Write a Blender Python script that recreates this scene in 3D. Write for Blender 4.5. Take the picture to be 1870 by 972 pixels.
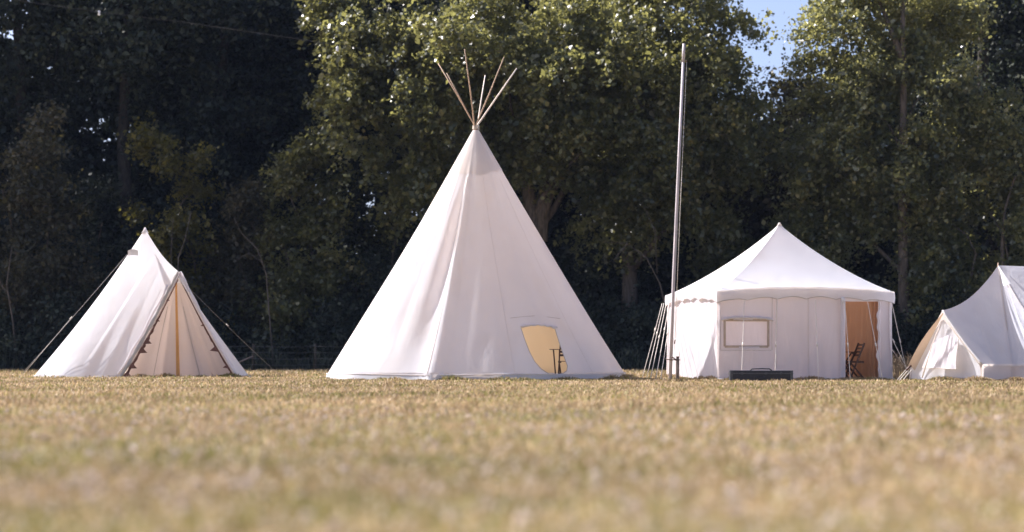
import bpy, bmesh, math, random
import numpy as np
from mathutils import Vector, Matrix
from mathutils.geometry import delaunay_2d_cdt

for o in list(bpy.data.objects):
    bpy.data.objects.remove(o)
S = bpy.context.scene
COL = S.collection
R = math.radians
rnd = random.Random(7)

# ------------------------------------------------------------------ camera, light, exposure
F_PX, EYE, HOR = 4000.0, 0.70, 643.0          # focal length in photo pixels, eye height, horizon row
cam = bpy.data.objects.new('camera', bpy.data.cameras.new('camera'))
COL.objects.link(cam)
cam.location = (0, 0, EYE)
cam.rotation_euler = (R(90), 0, 0)
cam.data.sensor_width = 36
cam.data.lens = F_PX / 1870 * 36
cam.data.shift_y = (HOR - 486) / 1870
cam.data.clip_start = 0.1
cam.data.clip_end = 3000
cam.data.dof.use_dof = True
cam.data.dof.focus_distance = 54
cam.data.dof.aperture_fstop = 0.88
S.camera = cam

SUN_A, SUN_E = 113.0, 41.0                     # azimuth from "facing the camera" towards the left, elevation
sdir = Vector((-math.sin(R(SUN_A)) * math.cos(R(SUN_E)), -math.cos(R(SUN_A)) * math.cos(R(SUN_E)), math.sin(R(SUN_E))))
sun = bpy.data.objects.new('sun', bpy.data.lights.new('sun', 'SUN'))
COL.objects.link(sun)
sun.rotation_euler = sdir.to_track_quat('Z', 'Y').to_euler()
sun.data.energy = 5.0
sun.data.angle = R(0.53)
sun.data.color = (1.0, 0.95, 0.925)
W = bpy.data.worlds.new('World'); S.world = W; W.use_nodes = True
nt = W.node_tree
sky = nt.nodes.new('ShaderNodeTexSky'); sky.sky_type = 'NISHITA'; sky.sun_disc = False
sky.sun_elevation = R(SUN_E); sky.sun_rotation = math.atan2(sdir.x, sdir.y) % (2 * math.pi)
sky.air_density = 0.4; sky.dust_density = 3.0; sky.ozone_density = 2.0
bg = nt.nodes['Background']; bg.inputs['Strength'].default_value = 0.135
nt.links.new(sky.outputs[0], bg.inputs['Color'])
S.view_settings.view_transform = 'Standard'
S.view_settings.look = 'None'
S.view_settings.exposure = 1.2
S.view_settings.gamma = 1.0

# ------------------------------------------------------------------ helpers
def P(px, py, Y):
    "the point of the place at distance Y that the photograph shows at (px, py)"
    return Vector(((px - 935) / F_PX * Y, Y, EYE + (HOR - py) / F_PX * Y))
def G(px, Y, z=0.0):
    return Vector(((px - 935) / F_PX * Y, Y, z))

def link(o, parent=None):
    COL.objects.link(o)
    if parent: o.parent = parent
    return o
def thing(name, label, cat, loc=(0, 0, 0), rz=0, group=None):
    o = link(bpy.data.objects.new(name, None))
    o.location = loc; o.rotation_euler.z = rz; o.empty_display_size = 0.3
    o['label'] = label; o['category'] = cat
    if group: o['group'] = group
    return o
def meshob(name, me, mat, parent=None, smooth=True, label=None):
    if mat is not None and not me.materials: me.materials.append(mat)
    if smooth:
        me.polygons.foreach_set('use_smooth', [True] * len(me.polygons))
    o = link(bpy.data.objects.new(name, me), parent)
    if parent is not None:                       # vertices are given in world space
        o.matrix_parent_inverse = parent_inv(parent)
    if label: o['label'] = label
    return o
def parent_inv(p):
    if p.type == 'EMPTY':
        return Matrix.LocRotScale(p.location, p.rotation_euler, p.scale).inverted()
    return Matrix.Identity(4)                    # a part: its own vertices are already in world space
def bmob(name, bm, mat, parent=None, smooth=True, label=None):
    bmesh.ops.recalc_face_normals(bm, faces=bm.faces)
    me = bpy.data.meshes.new(name); bm.to_mesh(me); bm.free()
    return meshob(name, me, mat, parent, smooth, label)
def tag(o, label, cat, group=None):
    o['label'] = label; o['category'] = cat
    if group: o['group'] = group
    return o

def add_tube(bm, pts, rad, n=8, cap=True):
    pts = [Vector(p) for p in pts]
    if not isinstance(rad, (list, tuple)): rad = [rad] * len(pts)
    rings = []
    a = None
    for i, p in enumerate(pts):
        d = (pts[min(i + 1, len(pts) - 1)] - pts[max(i - 1, 0)]).normalized()
        if a is None:
            a = d.cross(Vector((0.13, 1, 0.21))).normalized()
        a = (a - d * a.dot(d)).normalized()
        b = d.cross(a)
        rings.append([bm.verts.new(p + (a * math.cos(k * 2 * math.pi / n) + b * math.sin(k * 2 * math.pi / n)) * rad[i]) for k in range(n)])
    for r0, r1 in zip(rings, rings[1:]):
        for k in range(n):
            bm.faces.new((r0[k], r0[(k + 1) % n], r1[(k + 1) % n], r1[k]))
    if cap:
        bm.faces.new(rings[0]); bm.faces.new(rings[-1])
def tube(name, pts, rad, mat, parent=None, n=8, label=None):
    bm = bmesh.new(); add_tube(bm, pts, rad, n); return bmob(name, bm, mat, parent, True, label)
def add_bar(bm, a, b, w, h, side=Vector((1, 0, 0)), bev=0.0):
    "a rectangular bar from a to b, w along side, h across"
    a = Vector(a); b = Vector(b); d = (b - a).normalized()
    s = (Vector(side) - d * Vector(side).dot(d)).normalized(); t = d.cross(s)
    vs = [[bm.verts.new(p + s * (i * w / 2) + t * (j * h / 2)) for i, j in ((-1, -1), (1, -1), (1, 1), (-1, 1))] for p in (a, b)]
    fs = [bm.faces.new(vs[0]), bm.faces.new(vs[1][::-1])]
    for k in range(4): fs.append(bm.faces.new((vs[0][k], vs[0][(k + 1) % 4], vs[1][(k + 1) % 4], vs[1][k])))
    if bev:
        es = set(e for f in fs for e in f.edges)
        bmesh.ops.bevel(bm, geom=list(es), offset=bev, segments=2, affect='EDGES', profile=0.6)
def bar(name, a, b, w, h, mat, parent=None, side=(1, 0, 0), bev=0.0, label=None):
    bm = bmesh.new(); add_bar(bm, a, b, w, h, Vector(side), bev); return bmob(name, bm, mat, parent, False, label)
def grid(name, fn, nu, nv, mat, parent=None, smooth=True, label=None, closed=False):
    "surface fn(u, v) for u, v in 0..1"
    vs = [fn(i / nu, j / nv) for j in range(nv + 1) for i in range(nu + 1)]
    fs = [(j * (nu + 1) + i, j * (nu + 1) + i + 1, (j + 1) * (nu + 1) + i + 1, (j + 1) * (nu + 1) + i) for j in range(nv) for i in range(nu)]
    me = bpy.data.meshes.new(name); me.from_pydata(vs, [], fs); me.update()
    return meshob(name, me, mat, parent, smooth, label)
def lerp(a, b, t): return a + (b - a) * t
def sstep(a, b, x):
    x = min(1, max(0, (x - a) / (b - a))); return x * x * (3 - 2 * x)
def bump1(x, c, w): return math.exp(-((x - c) / w) ** 2)
def path_at(pts, u):
    "point at parameter u (0..1) on a polyline, by length"
    L = [0]
    for a, b in zip(pts, pts[1:]): L.append(L[-1] + (b - a).length)
    d = u * L[-1]
    for i in range(len(pts) - 1):
        if d <= L[i + 1] or i == len(pts) - 2:
            return lerp(pts[i], pts[i + 1], (d - L[i]) / max(1e-6, L[i + 1] - L[i]))

# ------------------------------------------------------------------ materials
def new_mat(name):
    m = bpy.data.materials.new(name); m.use_nodes = True
    t = m.node_tree; t.nodes.clear()
    out = t.nodes.new('ShaderNodeOutputMaterial')
    return m, t, out
def noise_col(t, c1, c2, scale, detail=4, coord='Object', stretch=None, lo=0.35, hi=0.65):
    tc = t.nodes.new('ShaderNodeTexCoord'); src = tc.outputs[coord]
    if stretch:
        mp = t.nodes.new('ShaderNodeMapping'); mp.inputs['Scale'].default_value = stretch
        t.links.new(src, mp.inputs[0]); src = mp.outputs[0]
    n = t.nodes.new('ShaderNodeTexNoise'); n.inputs['Scale'].default_value = scale; n.inputs['Detail'].default_value = detail
    t.links.new(src, n.inputs['Vector'])
    r = t.nodes.new('ShaderNodeValToRGB')
    r.color_ramp.elements[0].position = lo; r.color_ramp.elements[1].position = hi
    r.color_ramp.elements[0].color = (*c1, 1); r.color_ramp.elements[1].color = (*c2, 1)
    t.links.new(n.outputs['Fac'], r.inputs[0])
    return r.outputs[0], n, src
def simple(name, c1, c2, scale=6, rough=0.6, bump=0.0, bscale=40, metal=0.0, stretch=None):
    m, t, out = new_mat(name)
    col, n, src = noise_col(t, c1, c2, scale, stretch=stretch)
    p = t.nodes.new('ShaderNodeBsdfPrincipled'); p.inputs['Roughness'].default_value = rough; p.inputs['Metallic'].default_value = metal
    t.links.new(col, p.inputs['Base Color'])
    if bump:
        n2 = t.nodes.new('ShaderNodeTexNoise'); n2.inputs['Scale'].default_value = bscale; n2.inputs['Detail'].default_value = 5
        t.links.new(src, n2.inputs['Vector'])
        b = t.nodes.new('ShaderNodeBump'); b.inputs['Strength'].default_value = bump; b.inputs['Distance'].default_value = 0.02
        t.links.new(n2.outputs['Fac'], b.inputs['Height']); t.links.new(b.outputs[0], p.inputs['Normal'])
    t.links.new(p.outputs[0], out.inputs[0])
    return m
def canvas(name, c1=(0.77, 0.785, 0.835), c2=(0.81, 0.825, 0.87), trans=(0.94, 0.82, 0.72), k=0.36, wr=0.2):
    m, t, out = new_mat(name)
    col, n, src = noise_col(t, c1, c2, 1.7, 6)
    dirt, _, _ = noise_col(t, (1, 1, 1), (0.93, 0.90, 0.86), 0.9, 8, stretch=(1, 1, 0.4), lo=0.5, hi=0.75)
    mx = t.nodes.new('ShaderNodeMix'); mx.data_type = 'RGBA'; mx.blend_type = 'MULTIPLY'; mx.inputs[0].default_value = 1
    t.links.new(col, mx.inputs[6]); t.links.new(dirt, mx.inputs[7])
    d = t.nodes.new('ShaderNodeBsdfDiffuse'); t.links.new(mx.outputs[2], d.inputs['Color']); d.inputs['Roughness'].default_value = 0.6
    tr = t.nodes.new('ShaderNodeBsdfTranslucent'); tr.inputs['Color'].default_value = (*trans, 1)
    # soft slack wrinkles running down the cloth, and weave
    mp = t.nodes.new('ShaderNodeMapping'); mp.inputs['Scale'].default_value = (1.6, 1.6, 0.35)
    t.links.new(src, mp.inputs[0])
    n1 = t.nodes.new('ShaderNodeTexNoise'); n1.inputs['Scale'].default_value = 1.6; n1.inputs['Detail'].default_value = 3; n1.inputs['Distortion'].default_value = 0.6
    t.links.new(mp.outputs[0], n1.inputs['Vector'])
    b1 = t.nodes.new('ShaderNodeBump'); b1.inputs['Strength'].default_value = wr; b1.inputs['Distance'].default_value = 0.12
    t.links.new(n1.outputs['Fac'], b1.inputs['Height'])
    n2 = t.nodes.new('ShaderNodeTexNoise'); n2.inputs['Scale'].default_value = 60; n2.inputs['Detail'].default_value = 3
    t.links.new(src, n2.inputs['Vector'])
    b2 = t.nodes.new('ShaderNodeBump'); b2.inputs['Strength'].default_value = 0.15; b2.inputs['Distance'].default_value = 0.01
    t.links.new(n2.outputs['Fac'], b2.inputs['Height']); t.links.new(b1.outputs[0], b2.inputs['Normal'])
    t.links.new(b2.outputs[0], d.inputs['Normal'])
    ms = t.nodes.new('ShaderNodeMixShader'); ms.inputs[0].default_value = k
    t.links.new(d.outputs[0], ms.inputs[1]); t.links.new(tr.outputs[0], ms.inputs[2])
    t.links.new(ms.outputs[0], out.inputs[0])
    return m
def leafmat(name, stops, trans, rough=0.42, k=0.28, spec=0.5):
    m, t, out = new_mat(name)
    a = t.nodes.new('ShaderNodeAttribute'); a.attribute_name = 'tone'
    r = t.nodes.new('ShaderNodeValToRGB')
    els = r.color_ramp.elements
    while len(els) < len(stops): els.new(0.5)
    for e, (p, c) in zip(els, stops): e.position = p; e.color = (*c, 1)
    t.links.new(a.outputs['Fac'], r.inputs[0])
    p = t.nodes.new('ShaderNodeBsdfPrincipled'); p.inputs['Roughness'].default_value = rough
    p.inputs['Specular IOR Level'].default_value = spec
    t.links.new(r.outputs[0], p.inputs['Base Color'])
    tr = t.nodes.new('ShaderNodeBsdfTranslucent'); tr.inputs['Color'].default_value = (*trans, 1)
    ms = t.nodes.new('ShaderNodeMixShader'); ms.inputs[0].default_value = k
    t.links.new(p.outputs[0], ms.inputs[1]); t.links.new(tr.outputs[0], ms.inputs[2])
    t.links.new(ms.outputs[0], out.inputs[0])
    return m

M = {}
M['canvas'] = canvas('white_canvas')
M['canvas_thin'] = canvas('thin_white_canvas', trans=(.96, .80, .66), k=.34, wr=.2)
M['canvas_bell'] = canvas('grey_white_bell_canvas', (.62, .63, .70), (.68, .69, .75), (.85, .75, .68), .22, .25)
M['canvas_cap'] = canvas('cream_canvas', (0.77, 0.745, 0.74), (0.81, 0.785, 0.78))
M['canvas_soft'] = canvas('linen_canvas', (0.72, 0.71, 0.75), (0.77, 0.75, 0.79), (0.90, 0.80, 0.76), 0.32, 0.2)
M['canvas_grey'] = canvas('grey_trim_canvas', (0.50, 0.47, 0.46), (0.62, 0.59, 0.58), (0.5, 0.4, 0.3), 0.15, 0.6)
M['lining'] = canvas('tan_lining', (0.42, 0.27, 0.175), (0.48, 0.31, 0.20), (0.80, 0.46, 0.27), 0.42, 0.3)
M['window_film'] = canvas('window_film', (0.84, 0.81, 0.85), (0.87, 0.84, 0.88), (0.95, 0.86, 0.86), 0.42, 0.2)
M['strap'] = canvas('ochre_strap', (0.68, 0.42, 0.18), (0.76, 0.50, 0.24), (0.90, 0.52, 0.2), 0.35, 0.1)
M['wood'] = simple('pale_pole_wood', (0.34, 0.235, 0.16), (0.48, 0.35, 0.25), 5, 0.7, 0.3, 30, stretch=(8, 8, 0.6))
M['wood_bleached'] = simple('bleached_pole_wood', (0.62, 0.52, 0.44), (0.76, 0.68, 0.60), 5, 0.7, 0.3, 30, stretch=(8, 8, 0.6))
M['dark_wood'] = simple('dark_stained_wood', (0.045, 0.018, 0.010), (0.09, 0.035, 0.018), 9, 0.45, 0.2, 60)
M['frame_wood'] = simple('window_frame_tan', (0.44, 0.34, 0.26), (0.52, 0.41, 0.32), 9, 0.7)
M['flagpole'] = simple('weathered_grey_paint', (0.36, 0.33, 0.35), (0.48, 0.44, 0.46), 3, 0.95, 0.2, 20, stretch=(6, 6, 0.5))
M['post_wood'] = simple('weathered_post', (0.16, 0.12, 0.10), (0.27, 0.21, 0.18), 7, 0.85, 0.5, 30, stretch=(6, 6, 0.8))
M['iron'] = simple('rusty_iron', (0.08, 0.05, 0.04), (0.14, 0.09, 0.07), 20, 0.6, 0.2, 60, metal=0.4)
M['rope'] = simple('pale_rope', (0.55, 0.50, 0.45), (0.70, 0.65, 0.58), 40, 0.9, 0.3, 200)
M['rope_grey'] = simple('grey_rope', (0.25, 0.23, 0.22), (0.36, 0.33, 0.31), 40, 0.9)
M['brown_felt'] = simple('brown_felt', (0.10, 0.045, 0.035), (0.16, 0.075, 0.06), 20, 0.95)
M['case'] = simple('black_case_vinyl', (0.010, 0.012, 0.018), (0.022, 0.024, 0.032), 25, 0.55, 0.2, 120)
M['case_edge'] = simple('grey_case_edging', (0.06, 0.065, 0.075), (0.10, 0.105, 0.115), 30, 0.4, metal=0.6)
M['bark'] = simple('grey_brown_bark', (0.075, 0.06, 0.048), (0.16, 0.13, 0.105), 3, 0.9, 0.9, 12, stretch=(5, 5, 1))
M['bark_dark'] = simple('dark_ivy_bark', (0.03, 0.027, 0.022), (0.07, 0.058, 0.045), 3, 0.95, 0.9, 12, stretch=(5, 5, 1))
M['wire'] = simple('dull_wire', (0.10, 0.10, 0.11), (0.16, 0.16, 0.17), 10, 0.5, metal=0.7)
M['cable'] = simple('cable_grey', (0.03, 0.03, 0.03), (0.05, 0.045, 0.045), 3, 0.6)
M['leaf_maple'] = leafmat('maple_leaves', [(0, (0.016, 0.024, 0.013)), (0.4, (0.045, 0.058, 0.026)), (0.75, (0.12, 0.125, 0.05)), (1, (0.24, 0.195, 0.075))], (0.37, 0.355, 0.11), 0.38, 0.36, 0.7)
M['leaf_poplar'] = leafmat('poplar_leaves', [(0, (0.016, 0.024, 0.015)), (0.4, (0.055, 0.070, 0.036)), (0.75, (0.15, 0.155, 0.065)), (1, (0.29, 0.24, 0.10))], (0.48, 0.46, 0.16), 0.32, 0.40, 0.8)
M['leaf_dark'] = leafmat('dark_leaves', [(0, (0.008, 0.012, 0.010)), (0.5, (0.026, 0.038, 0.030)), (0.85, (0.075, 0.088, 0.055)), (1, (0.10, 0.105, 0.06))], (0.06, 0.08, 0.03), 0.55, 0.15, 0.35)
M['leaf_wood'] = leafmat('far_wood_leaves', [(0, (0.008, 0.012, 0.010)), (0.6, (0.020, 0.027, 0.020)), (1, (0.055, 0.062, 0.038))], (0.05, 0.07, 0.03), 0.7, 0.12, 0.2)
M['leaf_brown'] = leafmat('russet_green_leaves', [(0, (0.016, 0.022, 0.016)), (0.5, (0.046, 0.050, 0.032)), (1, (0.15, 0.125, 0.075))], (0.20, 0.17, 0.06), 0.5, 0.28)
M['leaf_yellow'] = leafmat('yellow_green_leaves', [(0, (0.014, 0.020, 0.011)), (0.5, (0.040, 0.048, 0.020)), (1, (0.26, 0.22, 0.06))], (0.42, 0.36, 0.06), 0.45, 0.35)
M['dry_stalk'] = simple('dry_stalks', (0.22, 0.16, 0.10), (0.36, 0.28, 0.19), 5, 0.9)
def grassmat(name, k=0.35):
    m, t, out = new_mat(name)
    a = t.nodes.new('ShaderNodeAttribute'); a.attribute_name = 'Col'
    d = t.nodes.new('ShaderNodeBsdfPrincipled'); d.inputs['Roughness'].default_value = 0.6; d.inputs['Specular IOR Level'].default_value = 0.25
    t.links.new(a.outputs['Color'], d.inputs['Base Color'])
    tr = t.nodes.new('ShaderNodeBsdfTranslucent'); t.links.new(a.outputs['Color'], tr.inputs['Color'])
    ms = t.nodes.new('ShaderNodeMixShader'); ms.inputs[0].default_value = k
    t.links.new(d.outputs[0], ms.inputs[1]); t.links.new(tr.outputs[0], ms.inputs[2]); t.links.new(ms.outputs[0], out.inputs[0])
    return m
M['grass'] = grassmat('dry_grass_blades')
def groundmat():
    m, t, out = new_mat('dry_turf')
    c1, n, src = noise_col(t, (0.22, 0.16, 0.085), (0.40, 0.30, 0.18), 9, 8, lo=0.3, hi=0.7)
    c2, _, _ = noise_col(t, (0, 0, 0), (1, 1, 1), 0.35, 5, lo=0.42, hi=0.68)
    mx = t.nodes.new('ShaderNodeMix'); mx.data_type = 'RGBA'; t.links.new(c2, mx.inputs[0]); t.links.new(c1, mx.inputs[6]); mx.inputs[7].default_value = (0.16, 0.16, 0.06, 1)
    mr = t.nodes.new('ShaderNodeMath'); mr.operation = 'MULTIPLY'; mr.inputs[1].default_value = 0.6
    t.links.new(c2, mr.inputs[0]); t.links.new(mr.outputs[0], mx.inputs[0])
    p = t.nodes.new('ShaderNodeBsdfPrincipled'); p.inputs['Roughness'].default_value = 0.95; p.inputs['Specular IOR Level'].default_value = 0.1
    t.links.new(mx.outputs[2], p.inputs['Base Color'])
    b = t.nodes.new('ShaderNodeBump'); b.inputs['Strength'].default_value = 0.8; b.inputs['Distance'].default_value = 0.03
    n2 = t.nodes.new('ShaderNodeTexNoise'); n2.inputs['Scale'].default_value = 25; n2.inputs['Detail'].default_value = 6
    t.links.new(src, n2.inputs['Vector']); t.links.new(n2.outputs['Fac'], b.inputs['Height']); t.links.new(b.outputs[0], p.inputs['Normal'])
    t.links.new(p.outputs[0], out.inputs[0]); return m
M['ground'] = groundmat()
M['litter'] = simple('woodland_litter', (0.035, 0.028, 0.018), (0.085, 0.065, 0.04), 2.5, 0.95, 0.8, 15)

# ------------------------------------------------------------------ ground
def sheet(name, pts, z, mat):
    me = bpy.data.meshes.new(name); me.from_pydata([(x, y, z) for x, y in pts], [], [tuple(range(len(pts)))]); me.update()
    o = meshob(name, me, mat, None, False); o['kind'] = 'structure'; return o
sheet('ground', [(-900, -200), (900, -200), (900, 1500), (-900, 1500)], 0.0, M['ground'])
edge = [(x, 81.5 + 1.1 * math.sin(x * 0.31) + 0.6 * math.sin(x * 0.83 + 1)) for x in np.linspace(-120, 120, 121)]
sheet('woodland_floor', [(float(a), float(b)) for a, b in edge] + [(120, 300), (-120, 300)], 0.004, M['litter'])

# ------------------------------------------------------------------ grass (one mass)
nr = np.random.default_rng(11)
def snoise(x, y, s, seed):
    g = np.random.default_rng(seed); v = np.zeros_like(x)
    for _ in range(10):
        a = g.uniform(0, 2 * np.pi); f = s * g.uniform(0.6, 1.6); ph = g.uniform(0, 6.28)
        v += np.sin((x * np.cos(a) + y * np.sin(a)) * f + ph)
    return v / 3.2
def build_grass():
    bands = [(3.6, 8, 2000, 0.045), (8, 14, 1150, 0.05), (14, 24, 560, 0.052), (24, 40, 280, 0.055), (40, 58, 210, 0.05), (58, 84, 50, 0.075)]
    X, Y, H = [], [], []
    for y0, y1, dens, h in bands:
        w0, w1 = y0 * 0.245 + 1.3, y1 * 0.245 + 1.3
        n = int(dens * (y1 - y0) * (w0 + w1))
        y = nr.uniform(y0, y1, n); x = nr.uniform(-w1, w1, n)
        k = np.abs(x) < y * 0.245 + 1.3
        X.append(x[k]); Y.append(y[k]); H.append(np.full(k.sum(), h))
    X = np.concatenate(X); Y = np.concatenate(Y); H = np.concatenate(H)
    # longer uncut grass against the tents, the pole and the case
    nb0 = len(X); ex, ey = [], []
    def ringp(cx, cy, r, m):
        a = nr.uniform(0, 2 * np.pi, m); rr = r + np.abs(nr.normal(0, .10, m)); ex.append(cx + rr * np.sin(a)); ey.append(cy - rr * np.cos(a))
    def segp(p, q, m):
        t = nr.random(m); ex.append(p[0] + (q[0] - p[0]) * t + nr.normal(0, .07, m)); ey.append(p[1] + (q[1] - p[1]) * t - np.abs(nr.normal(0, .08, m)))
    c = G(869, 55.6); ringp(c.x, c.y, 3.80, 9000)
    a, b, d = G(65, 61.4), G(221, 58.85), G(441, 59.1); segp(a, b, 1500); segp(b, d, 2200)
    a, b, d = G(1217, 56.9), G(1311, 52.45), G(1631, 53.4); segp(a, b, 2200); segp(b, d, 2600)
    a, b, d = G(1665, 52.2), G(1793, 50.7), G(1900, 50.9); segp(a, b, 1300); segp(b, d, 1600)
    ringp(G(1226, 50).x, 50, .03, 260); ringp(G(1234, 50).x, 50, .03, 200)
    ex = np.concatenate(ex); ey = np.concatenate(ey)
    X = np.concatenate([X, ex]); Y = np.concatenate([Y, ey]); H = np.concatenate([H, np.full(len(ex), .07)])
    cl = snoise(X, Y, 9, 3)                                  # tufts
    H = H * nr.uniform(0.45, 1.35, len(X)) * (1 + 0.35 * np.clip(cl, -1, 1.5))
    H[nb0:] *= np.clip(1 + .6 * snoise(X[nb0:], Y[nb0:], 3.0, 31), .4, 1.3)
    n = len(X)
    az = nr.uniform(0, 2 * np.pi, n); lean = nr.uniform(0.1, 0.9, n) * H
    waz = az + nr.uniform(-1.2, 1.2, n) + np.pi / 2
    wd = (0.0025 + 0.00024 * Y) * nr.uniform(0.7, 1.5, n)
    b = np.stack([X, Y, np.zeros(n)], 1)
    wv = np.stack([np.cos(waz) * wd, np.sin(waz) * wd, np.zeros(n)], 1)
    ln = np.stack([np.cos(az), np.sin(az), np.zeros(n)], 1)
    up = np.array([0, 0, 1.0])
    mid = b + ln * (lean * 0.35)[:, None] + up * (H * 0.6)[:, None]
    tip = b + ln * lean[:, None] + up * H[:, None]
    V = np.stack([b - wv, b + wv, mid + wv * 0.7, mid - wv * 0.7, tip], 1).reshape(-1, 3)
    base = np.arange(n)[:, None] * 5
    quad = base + np.array([[0, 1, 2, 3]]); tri = base + np.array([[3, 2, 4]])
    loops = np.concatenate([np.concatenate([quad, tri], 1)], 1).reshape(-1)
    me = bpy.data.meshes.new('grass')
    me.vertices.add(len(V)); me.vertices.foreach_set('co', V.astype(np.float32).ravel())
    me.loops.add(len(loops)); me.loops.foreach_set('vertex_index', loops.astype(np.int32))
    ls = (np.arange(n)[:, None] * 7 + np.array([[0, 4]])).ravel()
    me.polygons.add(2 * n); me.polygons.foreach_set('loop_start', ls.astype(np.int32))
    me.update(calc_edges=True)
    pal = np.array([[0.355, 0.262, 0.148], [0.43, 0.33, 0.21], [0.285, 0.20, 0.108], [0.40, 0.30, 0.205], [0.19, 0.182, 0.062], [0.275, 0.24, 0.09]])
    g = snoise(X, Y, 1.1, 5) + 0.8 * snoise(X, Y, 5.0, 6) + 0.9 * snoise(X, Y, 22.0, 16)
    gb = 1 + 0.15 * np.clip(snoise(X, Y, 14.0, 26), -1.2, 1.6) + 0.14 * np.clip(snoise(X, Y, 40.0, 27), -1.2, 1.6)
    pg = np.clip(0.22 + 0.28 * g + 0.24 * np.clip((24 - Y) / 12, 0, 1) + 0.12 * np.clip(-X / 2, -1, 1) * (Y < 20), 0.02, 0.92)
    green = nr.random(n) < pg
    idx = np.where(green, nr.integers(4, 6, n), nr.choice(4, n, p=[0.4, 0.25, 0.17, 0.18]))
    c = pal[idx] * nr.uniform(0.8, 1.2, n)[:, None] * gb[:, None] * (1 + 0.12 * np.clip(snoise(X, Y, 0.5, 9), -1, 1))[:, None]
    c = np.concatenate([np.clip(c, 0, 1), np.ones((n, 1))], 1)
    at = me.attributes.new('Col', 'FLOAT_COLOR', 'FACE')
    at.data.foreach_set('color', np.repeat(c, 2, 0).astype(np.float32).ravel())
    o = meshob('grass', me, M['grass'], None, False)
    o['kind'] = 'stuff'; o['label'] = 'short sun-dried grass covering the camping field'; o['category'] = 'grass'
build_grass()

def quads_mesh(name, C, U, Vv, tone, bend=0.25):
    "rhombic leaves: centres C, half axes U and Vv"
    n = len(C)
    N = np.cross(U, Vv); N /= np.linalg.norm(N, axis=1)[:, None] + 1e-9
    l = np.linalg.norm(Vv, axis=1)[:, None]
    V = np.stack([C - U, C + Vv - N * l * bend, C + U, C - Vv - N * l * bend], 1).reshape(-1, 3)
    me = bpy.data.meshes.new(name)
    me.vertices.add(4 * n); me.vertices.foreach_set('co', V.astype(np.float32).ravel())
    me.loops.add(4 * n); me.loops.foreach_set('vertex_index', np.arange(4 * n, dtype=np.int32))
    me.polygons.add(n); me.polygons.foreach_set('loop_start', (np.arange(n) * 4).astype(np.int32))
    me.update(calc_edges=True)
    at = me.attributes.new('tone', 'FLOAT', 'FACE'); at.data.foreach_set('value', tone.astype(np.float32))
    return me

# small pale specks lying in the turf
def build_specks():
    n = 4200
    y = 4 + 21 * nr.random(n) ** 1.2; x = nr.uniform(-1, 1, n) * (y * 0.245 + 1.0)
    C = np.stack([x, y, nr.uniform(0.04, 0.075, n)], 1)
    s = nr.uniform(0.008, 0.018, n) * (1 + 1.0 * (nr.random(n) < .12))
    d = nr.normal(size=(n, 3)); d /= np.linalg.norm(d, axis=1)[:, None]
    e = np.cross(d, nr.normal(size=(n, 3))); e /= np.linalg.norm(e, axis=1)[:, None]
    f = np.cross(d, e)
    # three crossed fans make each little speck
    C3 = np.concatenate([C, C, C]); s3 = np.concatenate([s, s, s])[:, None]
    U = np.concatenate([d, e, f]) * s3; Vv = np.concatenate([e, f, d]) * s3
    me = quads_mesh('pale_specks', C3, U, Vv, np.tile(nr.random(n), 3), 0.1)
    m = leafmat('pale_speck', [(0, (0.50, 0.41, 0.33)), (1, (0.80, 0.73, 0.68))], (0.6, 0.5, 0.42), 0.7, 0.2, 0.1)
    o = meshob('pale_specks', me, m, None, False)
    o['kind'] = 'stuff'; o['label'] = 'small pale specks scattered through the near grass'; o['category'] = 'clover'
build_specks()

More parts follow.
